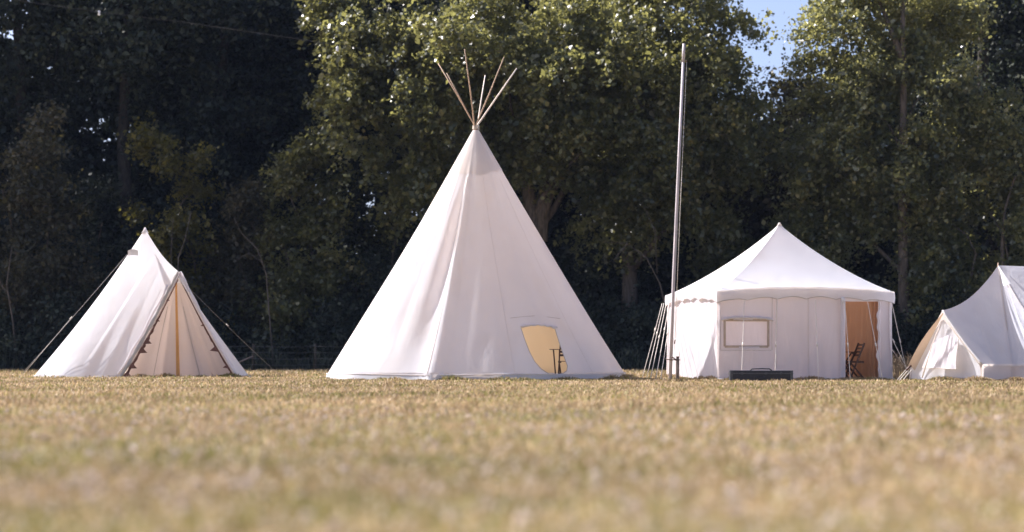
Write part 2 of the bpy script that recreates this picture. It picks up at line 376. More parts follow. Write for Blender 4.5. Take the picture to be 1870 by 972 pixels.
# ------------------------------------------------------------------ trees
def crown_mesh(name, lobes, n_spray, leaves, leaf, seed, spray=(0.9, 1.7), droop=0.35, tight=0.22, shell=0.55, up=0.35, tone_bias=0.0):
    """lobes: (x, y, z, rx, ry, rz). Leaves grow along sprays that start inside a lobe and point outwards."""
    g = np.random.default_rng(seed)
    lob = np.array(lobes, float); w = lob[:, 3] * lob[:, 4] + lob[:, 3] * lob[:, 5] + lob[:, 4] * lob[:, 5]
    n_sub = max(6, n_spray // 9)                       # boughs: tufts of sprays with gaps between them
    li = g.choice(len(lob), n_sub, p=w / w.sum())
    d = g.normal(size=(n_sub, 3)); d /= np.linalg.norm(d, axis=1)[:, None]
    rr = (shell + (1 - shell) * g.random(n_sub) ** 0.6) * (1 + 0.16 * g.normal(size=n_sub))
    sub = lob[li, :3] + d * lob[li, 3:] * rr[:, None]
    srad = np.min(lob[li, 3:], axis=1) * g.uniform(0.14, 0.36, n_sub)
    btone = g.random(n_sub)
    bi = g.integers(0, n_sub, n_spray)
    d = d[bi] + g.normal(size=(n_spray, 3)) * 0.55; d /= np.linalg.norm(d, axis=1)[:, None]
    st = sub[bi] + g.normal(size=(n_spray, 3)) * srad[bi][:, None] * np.array([1, 1, 0.6])
    ln = g.uniform(*spray, n_spray)
    dr = d + g.normal(size=(n_spray, 3)) * 0.35; dr[:, 2] -= droop * g.uniform(0.3, 1.6, n_spray)
    dr /= np.linalg.norm(dr, axis=1)[:, None]
    t = g.random((n_spray, leaves))
    sag = -0.35 * droop * t ** 2
    spread = tight * (0.5 + np.sin(np.pi * np.clip(t, 0, 1)))
    C = st[:, None, :] + dr[:, None, :] * (t * ln[:, None])[..., None]
    C[..., 2] += sag * ln[:, None]
    C += g.normal(size=C.shape) * spread[..., None] * np.array([1, 1, 0.7])
    n = n_spray * leaves; C = C.reshape(-1, 3)
    keep = C[:, 2] > 0.05; C = C[keep]; 
    out = np.repeat(dr, leaves, 0)[keep]; n = len(C)
    N = g.normal(size=(n, 3)); N[:, 2] += up * 2; N += out * 0.5; N /= np.linalg.norm(N, axis=1)[:, None]
    U = np.cross(N, g.normal(size=(n, 3))); U /= np.linalg.norm(U, axis=1)[:, None]
    Vv = np.cross(N, U)
    s = (leaf * np.clip(np.exp(g.normal(-.05, .33, n)), .45, 1.9))[:, None]
    tn = np.repeat(g.random(n_spray) * 0.15 + btone[bi] * 0.45, leaves)[keep] + g.random(n) ** 1.5 * 0.45 + tone_bias
    return quads_mesh(name, C, U * s * 0.5, Vv * s * 0.36, np.clip(tn, 0, 1))

def curved(a, b, g, k=0.12, n=6):
    a = Vector(a); b = Vector(b); l = (b - a).length
    o1 = Vector((g.uniform(-1, 1), g.uniform(-1, 1), g.uniform(-.3, .8))) * l * k
    o2 = Vector((g.uniform(-1, 1), g.uniform(-1, 1), g.uniform(-.3, .3))) * l * k * 0.4
    return [lerp(a, b, i / n) + o1 * math.sin(math.pi * i / n) + o2 * math.sin(2 * math.pi * i / n) for i in range(n + 1)]

def make_tree(name, label, cat, trunk_pts, trunk_r, lobes, crownargs, leafm, bark, seed, group=None, limbs=True):
    t = thing(name, label, cat, group=group)
    g = random.Random(seed)
    for pts, r in zip(trunk_pts, trunk_r):
        n = len(pts); rs = [r * (1.25 if i == 0 else 1 - 0.8 * i / (n - 1)) for i in range(n)]
        tube('trunk', pts, rs, M[bark], t, 10)
    if limbs:
        tp = [Vector(p) for p in trunk_pts[0]]
        for lb in sorted(lobes, key=lambda q: -q[3])[:9]:
            c = Vector(lb[:3])
            zz = max(1.2, c.z - 0.55 * math.hypot(c.x, c.y) - 1.0)
            k = min(range(len(tp)), key=lambda i: abs(tp[i].z - zz))
            a = tp[k]; r0 = trunk_r[0] * (1 - 0.8 * k / (len(tp) - 1)) * 0.5
            pts = curved(a, c, g)
            tube('branch', pts, [r0 * (1 - 0.8 * i / 6) for i in range(7)], M[bark], t, 6)
    cm = crown_mesh('crown', lobes, *crownargs[0], **crownargs[1])
    meshob('crown', cm, leafm, t, False)
    return t

def copy_tree(t, label, loc, rz=0.0, sc=1.0, group=None, mats=None):
    r = t.copy(); COL.objects.link(r); r['label'] = label
    if group: r['group'] = group
    elif 'group' in r: del r['group']
    r.location = loc; r.rotation_euler.z = rz; r.scale = (sc, sc, sc) if not isinstance(sc, tuple) else sc
    for ch in [c for c in bpy.data.objects if c.parent == t]:
        c = ch.copy(); COL.objects.link(c); c.parent = r
    return r

def rand_lobes(g, n, rx, z0, z1, lr, y_k=1.0, taper=0.55):
    out = []
    for i in range(n):
        f = (i + g.random()) / n
        z = lerp(z0, z1, f)
        env = rx * (1 - taper * abs(2 * f - 0.8) ** 1.6)
        a = g.uniform(0, 2 * math.pi) if i else 0
        r = env * g.uniform(0.35, 0.8)
        s = lr * g.uniform(0.75, 1.25)
        out.append((r * math.cos(a), r * math.sin(a) * y_k, z, s, s * y_k, s * g.uniform(0.6, 0.85)))
    return out

g = random.Random(21)
# --- the far wood behind, one mass
def woodland():
    lobes = []
    def top(x, y):
        px = 935 + x / y * F_PX
        # the notch of open sky between the crowns: the wood stays low there
        if 1215 < px < 1640: return 9.0 + 2.0 * abs(px - 1425) / 200
        return 27
    for y in (101, 107, 114, 122):
        x = -75
        while x < 75:
            h = top(x, y) * g.uniform(0.9, 1.1)
            z = 1.5
            while z < h:
                s = g.uniform(1.9, 3.0)
                lobes.append((x + g.uniform(-1.5, 1.5), y + g.uniform(-2, 2), z, s, s, s * 0.8)); z += s * 1.15
            if 1150 < 935 + x / y * F_PX < 1720:
                for _ in range(5):
                    lobes.append((x + g.uniform(-2, 2), y + g.uniform(-2, 2), g.uniform(1.2, 8.2), 2.2, 2.2, 1.5))
            x += g.uniform(3.0, 4.2)
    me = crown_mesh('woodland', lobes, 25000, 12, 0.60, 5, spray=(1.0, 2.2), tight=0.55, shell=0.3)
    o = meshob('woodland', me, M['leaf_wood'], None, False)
    o['kind'] = 'stuff'; o['label'] = 'dark mass of woodland filling the gaps behind the front trees'; o['category'] = 'woodland'
woodland()

def at(px, Y): return (G(px, Y).x, Y, 0.0)

# --- prototypes
# dense dark tree, 24 m
lob = rand_lobes(g, 20, 4.6, 3.0, 22, 2.3)
dark_a = make_tree('dark_tree', 'x', 'tree', [[(0, 0, -.2), (.2, 0, 4), (0.1, .2, 9), (-.2, 0, 15), (0, 0, 21)]], [0.45], lob,
                   ((1300, 34, 0.19, 31), dict(spray=(0.9, 1.9), tight=0.30)), M['leaf_dark'], 'bark_dark', 1)
lob = rand_lobes(g, 18, 4.2, 2.0, 20, 2.2)
dark_b = make_tree('dark_tree', 'x', 'tree', [[(0, 0, -.2), (-.3, 0, 4), (0.2, .2, 9), (.3, 0, 14), (0, 0, 19)]], [0.40], lob,
                   ((1200, 34, 0.19, 32), dict(spray=(0.9, 1.9), tight=0.30)), M['leaf_dark'], 'bark_dark', 2)
LD = []
def place(protos_used, proto, *a, **k):
    pass
first = set()
def put(proto, label, px, Y, rz=0.0, sc=1.0, group=None):
    loc = at(px, Y)
    if proto.name not in first:
        first.add(proto.name)
        proto.location = loc; proto.rotation_euler.z = rz; proto.scale = (sc, sc, sc); proto['label'] = label
        if group: proto['group'] = group
        return proto
    return copy_tree(proto, label, loc, rz, sc, group)
GB = 'dark tall trees standing back in the wood'
put(dark_a, 'tall near-black tree filling the top left corner of the view', 40, 93, 0.3, 1.0, GB)
put(dark_b, 'tall dark tree behind the yellow-topped tree above the porch tent', 235, 91, 1.9, 1.05, GB)
put(dark_a, 'tall dark tree behind and right of the yellow-topped tree', 405, 94, 2.6, 1.0, GB)
put(dark_b, 'tall dark tree close to the left edge of the big maple', 560, 97, 4.1, 1.02, GB)
put(dark_a, 'dark tree hidden behind the big maple above the tipi poles', 790, 97, 5.0, 1.0, GB)
put(dark_b, 'dark tree behind the maple, right of the tipi tip', 1080, 97, 0.8, 1.0, GB)
put(dark_a, 'tall dark tree in the top right corner behind the poplars', 1800, 92, 1.2, 1.05, GB)
put(dark_b, 'dark tree rising behind the poplar trunk', 1745, 97, 2.9, 0.95, GB)
put(dark_b, 'dark tree deep in the wood between the left edge and the yellow-topped tree', 135, 99, 3.3, 1.0, GB)
put(dark_a, 'dark tree deep in the wood above the peak of the porch tent', 315, 100, 4.4, 1.0, GB)
put(dark_b, 'dark tree deep in the wood left of the big maple crown', 490, 101, 5.5, 1.05, GB)
for i, (x, y, s) in enumerate([(-29, 88, 1.25), (-37, 90, 1.25), (-33, 97, 1.35), (-45, 97, 1.35), (27, 93, 1.1), (36, 90, 1.1)]):  # unseen added trees; those on the left shade the wood
    copy_tree((dark_a, dark_b)[i % 2], 'unseen tall dark tree added just beyond the frame', (x, y, 0), i * 1.3, s, 'unseen trees added beyond the frame')

# big maple in the middle (crown about px 600..1240), twin trunk behind the tipi's right shoulder
mpx = 930; MY = 86.0
def L(px, py, dy, r, ry=None, rz=None):
    p = P(px, py, MY + dy); o = Vector(at(mpx, MY)); q = p - o
    return (q.x, q.y, q.z, r, ry or r, rz or r * 0.75)
lob = [L(690, 40, -1, 1.9), L(760, 130, -2, 2.0), L(660, 190, -1.5, 1.3), L(720, 240, -2, 1.7), L(840, 60, -2.5, 2.3), L(930, 160, -2.5, 2.1),
       L(700, 330, -1, 1.5), L(790, 350, -1, 1.6), L(960, 50, -2, 2.3), L(1060, 130, -2.5, 2.3), L(1150, 60, -1.5, 2.2), L(1180, 190, -2, 2.0),
       L(1090, 250, -2, 1.9), L(1000, 260, -1, 1.6), L(880, 240, 0, 1.9), L(1170, 300, -1, 1.7), L(640, -40, 0, 1.6), 
       L(1230, -20, -1, 1.7), L(1240, 110, -1.5, 1.6), L(620, 100, 0, 1.0), L(740, 430, 0, 1.3), L(1090, 370, 0, 1.2), L(870, 330, 1, 1.6), L(615, 150, -2.5, .55, .4, .16), L(645, 158, -2.5, .5, .4, .2), L(590, 143, -2.5, .3, .3, .1), L(680, 250, -3, .35, .4, .75), L(668, 285, -3, .25, .3, .45), L(640, 60, -2, .7, .7, .45), L(650, 120, -2, .9, .9, .8), L(672, 10, -1.5, 1.1), L(625, 195, -2, .5, .5, .3)]
sp = ((3000, 34, 0.185, 41), dict(spray=(0.7, 1.6), droop=0.6, tight=0.14, shell=0.72))
maple = make_tree('maple_tree', 'large maple with sunlit yellowish left side rising behind the tipi poles', 'tree',
    [[L(985, 680, 0, 1)[:3], L(984, 560, 0, 1)[:3], L(975, 430, 0, 1)[:3], L(962, 330, 0, 1)[:3], L(940, 200, 0, 1)[:3], L(920, 40, 0, 1)[:3], L(900, -100, 0, 1)[:3]],
     [L(985, 440, -.2, 1)[:3], L(992, 370, -.2, 1)[:3], L(995, 300, -.2, 1)[:3], L(1010, 200, -.2, 1)[:3], L(1040, 60, 0, 1)[:3]],
     [L(990, 400, -.3, 1)[:3], L(1010, 350, -.3, 1)[:3], L(1040, 310, -.3, 1)[:3], L(1075, 240, -.2, 1)[:3]]], [0.42, 0.26, 0.14], lob, sp, M['leaf_maple'], 'bark', 5)
maple.location = at(mpx, MY)

# second tree right of it, slim trunk at px 1148
mpx = 1150; MY = 88.0
lob = [L(1270, 40, -1, 1.7), L(1312, 130, -1, .8), L(1285, 190, -1.5, 1.7), L(1230, 260, -2, 1.8), L(1320, 270, -1.5, 1.5), L(1210, -20, 0, 1.6),
       L(1345, 215, -1, 0.7), L(1190, 340, -1.5, 1.6), L(1290, 350, -2, 1.6), L(1100, 30, 0, 2.0), L(1140, 150, 0, 2.0), L(1318, 70, -1, .5), L(1120, 400, -.5, 1.4), L(1215, 120, -1, 1.8)]
t2 = make_tree('broadleaf_tree', 'grey-green tree behind the flagpole top, edging the sky gap on its left', 'tree',
    [[L(1150, 680, 0, 1)[:3], L(1150, 500, 0, 1)[:3], L(1146, 380, 0, 1)[:3], L(1150, 280, 0, 1)[:3], L(1175, 120, 0, 1)[:3], L(1210, -40, 0, 1)[:3]]], [0.34],
    lob, ((1850, 34, 0.165, 42), dict(spray=(0.7, 1.5), droop=0.7, tight=0.15, shell=0.65)), M['leaf_poplar'], 'bark', 6)
t2.location = at(mpx, MY)

# lower tree under the sky gap
mpx = 1400; MY = 92.0
lob = [L(1400, 230, 0, 1.2), L(1360, 240, 0, 1.4), L(1440, 250, 0, 1.5), L(1395, 320, -1, 1.8), L(1470, 330, -1, 1.6), L(1330, 330, -1, 1.7), L(1410, 400, -1, 1.7), L(1490, 410, -1, 1.6), L(1425, 165, 0, 0.6), L(1470, 190, 0, .8), L(1385, 175, 0, .7), L(1350, 420, -1, 1.5)]
t3 = make_tree('broadleaf_tree', 'lower rounded tree directly under the gap of open sky', 'tree',
    [[L(1405, 680, 0, 1)[:3], L(1400, 450, 0, 1)[:3], L(1405, 300, 0, 1)[:3], L(1410, 200, 0, 1)[:3]]], [0.28],
    lob, ((1500, 24, 0.20, 43), dict(spray=(0.7, 1.5), droop=0.4, tight=0.22)), M['leaf_brown'], 'bark', 7)
t3.location = at(mpx, MY)

# poplar with the visible trunk at px 1650
mpx = 1650; MY = 86.0
lob = [L(1515, 140, 0, 1.0), L(1480, 200, 0, .8), L(1540, 60, 0, 1.2), L(1560, 180, -.5, 1.5), L(1610, 110, -.5, 1.4), L(1520, 270, -.5, 1.5), L(1600, 260, -.5, 1.5),
       L(1700, 150, -1, 1.5), L(1690, 300, -1.5, 1.3), L(1720, 240, -1, 1.5), L(1580, -30, 0, 1.5), L(1650, 20, .5, 1.5), L(1720, 50, 0, 1.5), L(1540, 350, -.5, 1.6), L(1620, 370, -1.5, 1.3),
       L(1540, 10, .5, 0.6), L(1760, 330, -.5, 1.5), L(1780, 190, 0, 1.3), L(1462, 120, 0, 0.3), L(1408, 8, 0, 0.22), L(1460, 320, -.5, 1.1)]
t4 = make_tree('poplar_tree', 'tall airy poplar with glossy leaves and a straight dark trunk right of the sky gap', 'tree',
    [[L(1650, 680, -1.5, 1)[:3], L(1650, 500, -1.5, 1)[:3], L(1648, 300, -1.5, 1)[:3], L(1650, 150, -1.5, 1)[:3], L(1648, 0, -1, 1)[:3], L(1650, -120, 0, 1)[:3]],
     [L(1650, 110, -1.4, 1)[:3], L(1625, 50, -1, 1)[:3], L(1605, 0, -.5, 1)[:3], L(1590, -60, 0, 1)[:3]]], [0.24, 0.13],
    lob, ((2300, 34, 0.155, 44), dict(spray=(0.5, 1.2), droop=0.35, tight=0.17, shell=0.5)), M['leaf_poplar'], 'bark', 8)
t4.location = at(mpx, MY)

# --- understorey: 9 m small trees and shrubs, foliage to the ground
def shrub(name, label, px, Y, w, h, n, leaf, mat, seed, cat='shrub', group=None, lean=0.0, flat=0.8, nsp=None, topw=0.45):
    gg = random.Random(seed)
    t = thing(name, label, cat, group=group)
    lobes = []
    for i in range(n):
        f = (i + gg.random()) / n
        ww = w * (1 - (1 - topw) * f ** 1.5)
        s = min(1.4, 0.33 * w + 0.3) * gg.uniform(0.7, 1.15) * (1 - 0.4 * f)
        lobes.append((gg.uniform(-1, 1) * ww * 0.75 + lean * f, gg.uniform(-.7, .7) * ww * 0.6, 0.4 + f * (h - 0.9), s, s, s * flat))
    for k in range(4 if h > 2.5 else 3):
        c = lobes[min(n - 1, int((k + 1) * n / 5))]
        tube('stem', curved((gg.uniform(-.3, .3), gg.uniform(-.2, .2), -.1), c[:3], gg, 0.15), [0.045 * (h / 5 + .4) * (1 - .75 * i / 6) for i in range(7)], M['bark'], t, 5)
    cm = crown_mesh('foliage', lobes, nsp or int(w * h * 30), 20, leaf, seed, spray=(0.4, 1.0), droop=0.2, tight=0.16, shell=0.35)
    meshob('foliage', cm, M[mat], t, False)
    t.location = at(px, Y)
    return t
shrub('small_tree', 'brownish-green bushy small tree at the far left edge above the porch tent', 50, 84, 2.6, 9.4, 22, 0.15, 'leaf_brown', 51, 'tree', nsp=1300)
shrub('small_tree', 'slender small tree with a bright yellow-green top behind the porch tent', 320, 85, 1.9, 9.6, 18, 0.15, 'leaf_yellow', 52, 'tree', nsp=620, topw=0.6)
shrub('small_tree', 'dark bushy small tree left of the tipi, below the maple', 560, 85, 2.4, 9.0, 20, 0.15, 'leaf_maple', 53, 'tree', nsp=1000)
shrub('small_tree', 'thin yellow-speckled small tree between the left edge and the porch tent peak', 195, 86, 1.6, 7.6, 14, 0.14, 'leaf_dark', 54, 'tree', nsp=650)
shrub('small_tree', 'small grey-green tree just right of the porch tent peak', 440, 86, 2.2, 7.8, 17, 0.14, 'leaf_brown', 55, 'tree', nsp=900)
shrub('small_tree', 'small tree with drooping leaves below the left limbs of the maple', 690, 86, 2.3, 7.4, 16, 0.15, 'leaf_dark', 56, 'tree', nsp=1000)
shrub('small_tree', 'small tree in leaf between the marquee peak and the flagpole', 1330, 87, 2.6, 6.4, 16, 0.15, 'leaf_maple', 57, 'tree', nsp=1100)
shrub('small_tree', 'leafy small tree behind the right slope of the marquee roof', 1500, 85, 2.4, 6.8, 16, 0.15, 'leaf_poplar', 58, 'tree', nsp=1100)
shrub('small_tree', 'small tree behind the bell tent peak, right of the poplar trunk', 1730, 85, 2.6, 7.6, 18, 0.15, 'leaf_poplar', 59, 'tree', nsp=1300)
shrub('small_tree', 'small leafy tree filling the right edge above the bell tent', 1835, 84.5, 2.6, 10.2, 20, 0.15, 'leaf_poplar', 60, 'tree', nsp=1300)
shrub('small_tree', 'shaded small tree behind the flagpole, right of the tipi slope', 1130, 90, 2.6, 5.4, 14, 0.16, 'leaf_dark', 61, 'tree', nsp=900)
shrub('small_tree', 'shaded small tree half hidden by the right slope of the tipi', 1020, 91, 2.6, 5.2, 14, 0.16, 'leaf_dark', 62, 'tree', nsp=800)
SH = [(15, 83, 1.3, 2.6, 'leaf_dark', 'low grey-green shrub at the far left edge of the field'), (110, 83.3, 1.3, 3.6, 'leaf_dark', 'leafy shrub behind the guy line of the porch tent'),
      (215, 84, 1.5, 3.0, 'leaf_dark', 'dark shrub behind the left slope of the porch tent'), (420, 84.5, 1.4, 2.4, 'leaf_dark', 'low dark shrub just right of the porch tent'),
      (530, 84, 1.5, 2.0, 'leaf_dark', 'low dark shrub behind the wire fence'), (620, 84.2, 1.5, 2.9, 'leaf_dark', 'dark shrub behind the left slope of the tipi'),
      (1100, 84.5, 1.6, 2.5, 'leaf_dark', 'dark shrub right of the tipi foot'), (1185, 84.3, 1.4, 3.1, 'leaf_dark', 'dark shrub behind the left guy ropes of the marquee'),
      (1320, 85, 1.6, 3.4, 'leaf_dark', 'shrub behind the left slope of the marquee roof'), (1560, 85, 1.6, 3.6, 'leaf_dark', 'shrub behind the right slope of the marquee roof'),
      (1655, 84, 1.4, 2.6, 'leaf_dark', 'dark shrub between the marquee and the bell tent'), (1740, 84.3, 1.6, 3.2, 'leaf_dark', 'dark shrub behind the porch of the bell tent'),
      (1850, 84.4, 1.6, 3.4, 'leaf_dark', 'dark shrub behind the bell tent at the right edge')]
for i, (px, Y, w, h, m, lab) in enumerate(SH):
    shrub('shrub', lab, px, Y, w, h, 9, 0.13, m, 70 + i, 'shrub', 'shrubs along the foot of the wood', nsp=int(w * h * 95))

# --- undergrowth along the wood's edge: nettles and tall grass
def undergrowth():
    g = np.random.default_rng(77); n = 26000
    x = g.uniform(-27, 27, n); y = 81.6 + g.random(n) ** 1.3 * 4; h = g.uniform(0.2, 0.75, n) * (1 + 0.5 * np.sin(x * 0.9) * np.sin(x * 2.3 + 1))
    z = g.random(n) * h
    C = np.stack([x, y, z], 1)
    U = np.stack([g.normal(0, .3, n), g.normal(0, .3, n), np.ones(n)], 1); U /= np.linalg.norm(U, axis=1)[:, None]; U *= g.uniform(.08, .2, n)[:, None]
    Vv = np.cross(U, g.normal(size=(n, 3))); Vv /= np.linalg.norm(Vv, axis=1)[:, None]; Vv *= 0.022
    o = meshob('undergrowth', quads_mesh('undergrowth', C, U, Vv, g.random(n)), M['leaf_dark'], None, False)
    o['kind'] = 'stuff'; o['label'] = 'dark tangle of nettles and tall grass along the edge of the wood'; o['category'] = 'undergrowth'
undergrowth()

# --- bare dead branches that catch light under the crowns
def dead(label, pts, Y, r, twigs):
    t = thing('dead_branch', label, 'branch', (G(pts[0][0], Y).x, Y, 0), group='bare dead branches at the edge of the wood')
    b = tube('limb', [P(a, c, Y + 0.2 * math.sin(i * 2.0)) for i, (a, c) in enumerate(pts)], [.65 * r * (1 - 0.7 * i / (len(pts) - 1)) for i in range(len(pts))], M['bark'], t, 6)
    for tw in twigs:
        tube('twig', [P(a, c, Y) for a, c in tw], [r * .4, r * .3, r * .12][:len(tw)], M['bark'], b, 5)
dead('bare pale branch rising behind the ridge of the porch tent', [(318, 676), (322, 560), (326, 470), (337, 440), (345, 405), (350, 385)], 82.4, 0.05, [[(322, 540), (312, 470), (316, 400)]])
dead('crooked bare branch right of the porch tent peak', [(500, 676), (494, 600), (486, 500), (470, 455), (440, 425), (428, 398)], 82.6, 0.05, [[(480, 480), (455, 462), (425, 478)]])
dead('bare arching branch between the tipi and the flagpole', [(1225, 676), (1222, 600), (1206, 520), (1180, 470), (1145, 445), (1105, 442)], 82.4, 0.05, [[(1200, 500), (1196, 420), (1172, 370)], [(1145, 445), (1125, 470), (1118, 480)]])
dead('thin bare stem behind the left foot of the porch tent', [(30, 676), (24, 590), (12, 520), (22, 450)], 82.2, 0.07, [[(20, 545), (2, 520), (-10, 490)]])

# ================================================================== TIPI
TC = G(869, 55.6); TH = 6.33; TR = 3.78; ZB = 0.15
tipi = thing('tipi', 'tall white canvas tipi with six bare pole tips and an oval door hole', 'tipi', TC)
CORN = [-137, -92, -52, -13, 33, 88, 112, 164]                    # pole azimuths, 0 = towards the camera, + = right
def poly_r(th):
    "radius of the polygon through the poles, as a share of the circle"
    th = (th + 180) % 360 - 180
    cs = sorted(CORN) + [CORN[0] + 360]
    x = th if th >= cs[0] else th + 360
    for a, b in zip(cs, cs[1:]):
        if a <= x <= b:
            h = (b - a) / 2
            return math.cos(R(h)) / math.cos(R(x - (a + b) / 2))
    return 1.0
def tipi_pt(th, t, off=0.0):
    rr = 0.5 + 0.5 * poly_r(th)
    rb = TR * rr
    r = 0.065 + (rb - 0.065) * t
    r -= 0.05 * math.sin(math.pi * t)                             # slight hang
    # slack folds running down beside the front pole
    e = sstep(0.12, 0.35, t)
    q = th + 13
    r += 1.35 * e * (0.10 * bump1(q, 1.0 - 3 * t, 2.2) * (0.5 + .5 * t) - 0.18 * bump1(q, -8 + 6 * (0.6 - t), 4.5) * bump1(t, 0.62, 0.33)
              + 0.035 * bump1(q, -2.5 + 1.0 * math.sin(t * 5), 0.9) + 0.03 * bump1(q, 4.0 - 2 * t, 1.1) * bump1(t, .6, .3))
    r += 0.035 * bump1(q, -24 + 14 * t, 2.2) * bump1(t, 0.33, 0.1) + 0.03 * bump1(q, -17 + 6 * t, 1.8) * bump1(t, 0.36, 0.08) + .03 * bump1(q, -44 + 20 * t, 2.0) * bump1(t, .55, .07) - .035 * bump1(q, -30 + 8 * t, 2.5) * bump1(t, .8, .15)
    r += 0.03 * math.sin(R(th) * 9 + 2 * t) * t * (1 - t) * 2 + 0.006 * math.sin(R(th) * 31 + 9 * t) * t
    # cloth drawn in around the door
    r += 0.03 * math.sin(R(th) * 23 + 5 * t) * sstep(0.75, 1, t) * bump1(th, 27, 25)
    z = TH - t * (TH - ZB)
    r += off
    return Vector((TC.x + r * math.sin(R(th)), TC.y - r * math.cos(R(th)), z))
def tipi_inv(px, py, th=25, t=0.8):
    for _ in range(25):
        def pr(a, b):
            v = tipi_pt(a, b); return (935 + v.x / v.y * F_PX, HOR - (v.z - EYE) / v.y * F_PX)
        x0, y0 = pr(th, t); xa, ya = pr(th + .1, t); xb, yb = pr(th, t + .001)
        j = ((xa - x0) / .1, (xb - x0) / .001, (ya - y0) / .1, (yb - y0) / .001)
        det = j[0] * j[3] - j[1] * j[2]; ex, ey = px - x0, py - y0
        th += max(-8, min(8, (ex * j[3] - j[1] * ey) / det)); t += max(-.1, min(.1, (j[0] * ey - j[2] * ex) / det))
    return th, t
door_px = [(951, 599), (968, 595), (985, 593), (1000, 596), (1013, 600), (1017, 613), (1023, 632), (1031, 655), (1036, 668), (1035, 677), (1028, 682), (1015, 685), (1002, 683), (988, 674), (976, 660), (967, 643), (958, 620)]
door = [tipi_inv(*p) for p in door_px]
def canvas_with_hole(name, fn, hole, u0, u1, du, v0, v1, dv, mat, parent):
    pts = []; nu = int(round((u1 - u0) / du)); nv = int(round((v1 - v0) / dv)); K = 100.0    # v scaled to be comparable with u
    def inside(x, y, pg):
        c = False
        for i in range(len(pg)):
            (x0, y0), (x1, y1) = pg[i], pg[i - 1]
            if (y0 > y) != (y1 > y) and x < (x1 - x0) * (y - y0) / (y1 - y0) + x0: c = not c
        return c
    hp = [(a, b * K) for a, b in hole]
    dense = []
    for i in range(len(hp)):
        a, b = hp[i], hp[(i + 1) % len(hp)]
        for k in range(3): dense.append((a[0] + (b[0] - a[0]) * k / 3, a[1] + (b[1] - a[1]) * k / 3))
    for j in range(nv + 1):
        for i in range(nu + 1):
            x, y = u0 + (u1 - u0) * i / nu, (v0 + (v1 - v0) * j / nv) * K
            if not inside(x, y, dense): pts.append(Vector((x, y)))
    nb = len(pts); pts += [Vector(p) for p in dense]
    cons = [(nb + i, nb + (i + 1) % len(dense)) for i in range(len(dense))]
    v, e, f, *_ = delaunay_2d_cdt(pts, cons, [], 0, 1e-6)
    fs = [t for t in f if not inside(sum(v[k].x for k in t) / 3, sum(v[k].y for k in t) / 3, dense)]
    bm = bmesh.new(); bv = [bm.verts.new(fn(p.x, p.y / K)) for p in v]
    for t in fs:
        try: bm.faces.new([bv[k] for k in t])
        except ValueError: pass
    bmesh.ops.delete(bm, geom=[x for x in bm.verts if not x.link_faces], context='VERTS')
    bmesh.ops.remove_doubles(bm, verts=bm.verts, dist=1e-4)
    return bmob(name, bm, mat, parent)
canvas_with_hole('canvas_cover', lambda a, b: tipi_pt(a, b), door, -180, 180, 1.5, 0.0, 1.0, 0.0125, M['canvas'], tipi)
# reinforced cap with its seam
M['tipi_lining'] = canvas('warm_cotton_lining', (.92, .80, .62), (.95, .83, .65), (.99, .86, .64), .62, .3)
grid('inner_lining', lambda u, v: tipi_pt(75 + 210 * u, .45 + .55 * v, -.16 - .02 * math.sin(u * 90) - .05 * bump1(u, .42, .02)), 160, 16, M['tipi_lining'], tipi)
grid('cap', lambda u, v: tipi_pt(-180 + 360 * u, v * (0.178 + 0.012 * math.cos(R(-180 + 360 * u) * 2) + 0.004 * math.sin(u * 50)), 0.012), 160, 12, M['canvas_cap'], tipi)
# skirt: a band below the piped seam, lying out on the grass
grid('skirt', lambda u, v: tipi_pt(-180 + 360 * u, 1.0, 0.012 + 0.03 * math.sin(u * 60) * v * v + 0.05 * v) - Vector((0, 0, (ZB + 0.02) * v)) + Vector((0, 0, .015 * (1 - v))), 240, 4, M['canvas'], tipi)
tube('piping', [tipi_pt(a, 1.0, 0.02) + Vector((0, 0, 0.012 + 0.012 * math.sin(a * .09))) for a in range(-180, 181, 4)], 0.013, M['canvas'], tipi, 6)
tube('front_seam', [tipi_pt(-13.5 - 3 * t, t, 0.006) for t in [.2 + .04 * i for i in range(21)]], 0.007, M['canvas_cap'], tipi, 5)
for a_ in (-58, 14, 52):
    tube('panel_seam', [tipi_pt(a_ + 2 * t, t, 0.002) for t in [.2 + .04 * i for i in range(21)]], 0.004, M['canvas_cap'], tipi, 4)
dc = [tipi_pt(a, b, 0.006) for a, b in door]; dc.append(dc[0])
tube('door_hem', dc, 0.009, M['canvas_grey'], tipi, 5)
# gathered flap tied up above the door, and its stitched patch
def rolled(u, v):
    px = lerp(949, 1016, u); py = 596 - 3 * math.sin(u * 3.1) + 3 * u * u + 1.2 * math.sin(u * 37) * u
    a, b = tipi_inv(px, py); c = tipi_pt(a, b, 0.045); ang = v * 2 * math.pi
    rr = 0.032 * (0.8 + 0.35 * math.sin(u * 23) * u + .2 * math.sin(u * 9))
    return c + Vector((0, -math.cos(ang) * rr, math.sin(ang) * rr))
grid('rolled_door_flap', rolled, 40, 8, M['canvas_soft'], tipi)
tube('door_arch_seam', [tipi_pt(*tipi_inv(px, py), 0.004) for px, py in [(932, 581), (950, 579), (975, 577), (1000, 579), (1022, 582)]], 0.006, M['canvas_grey'], tipi, 5)
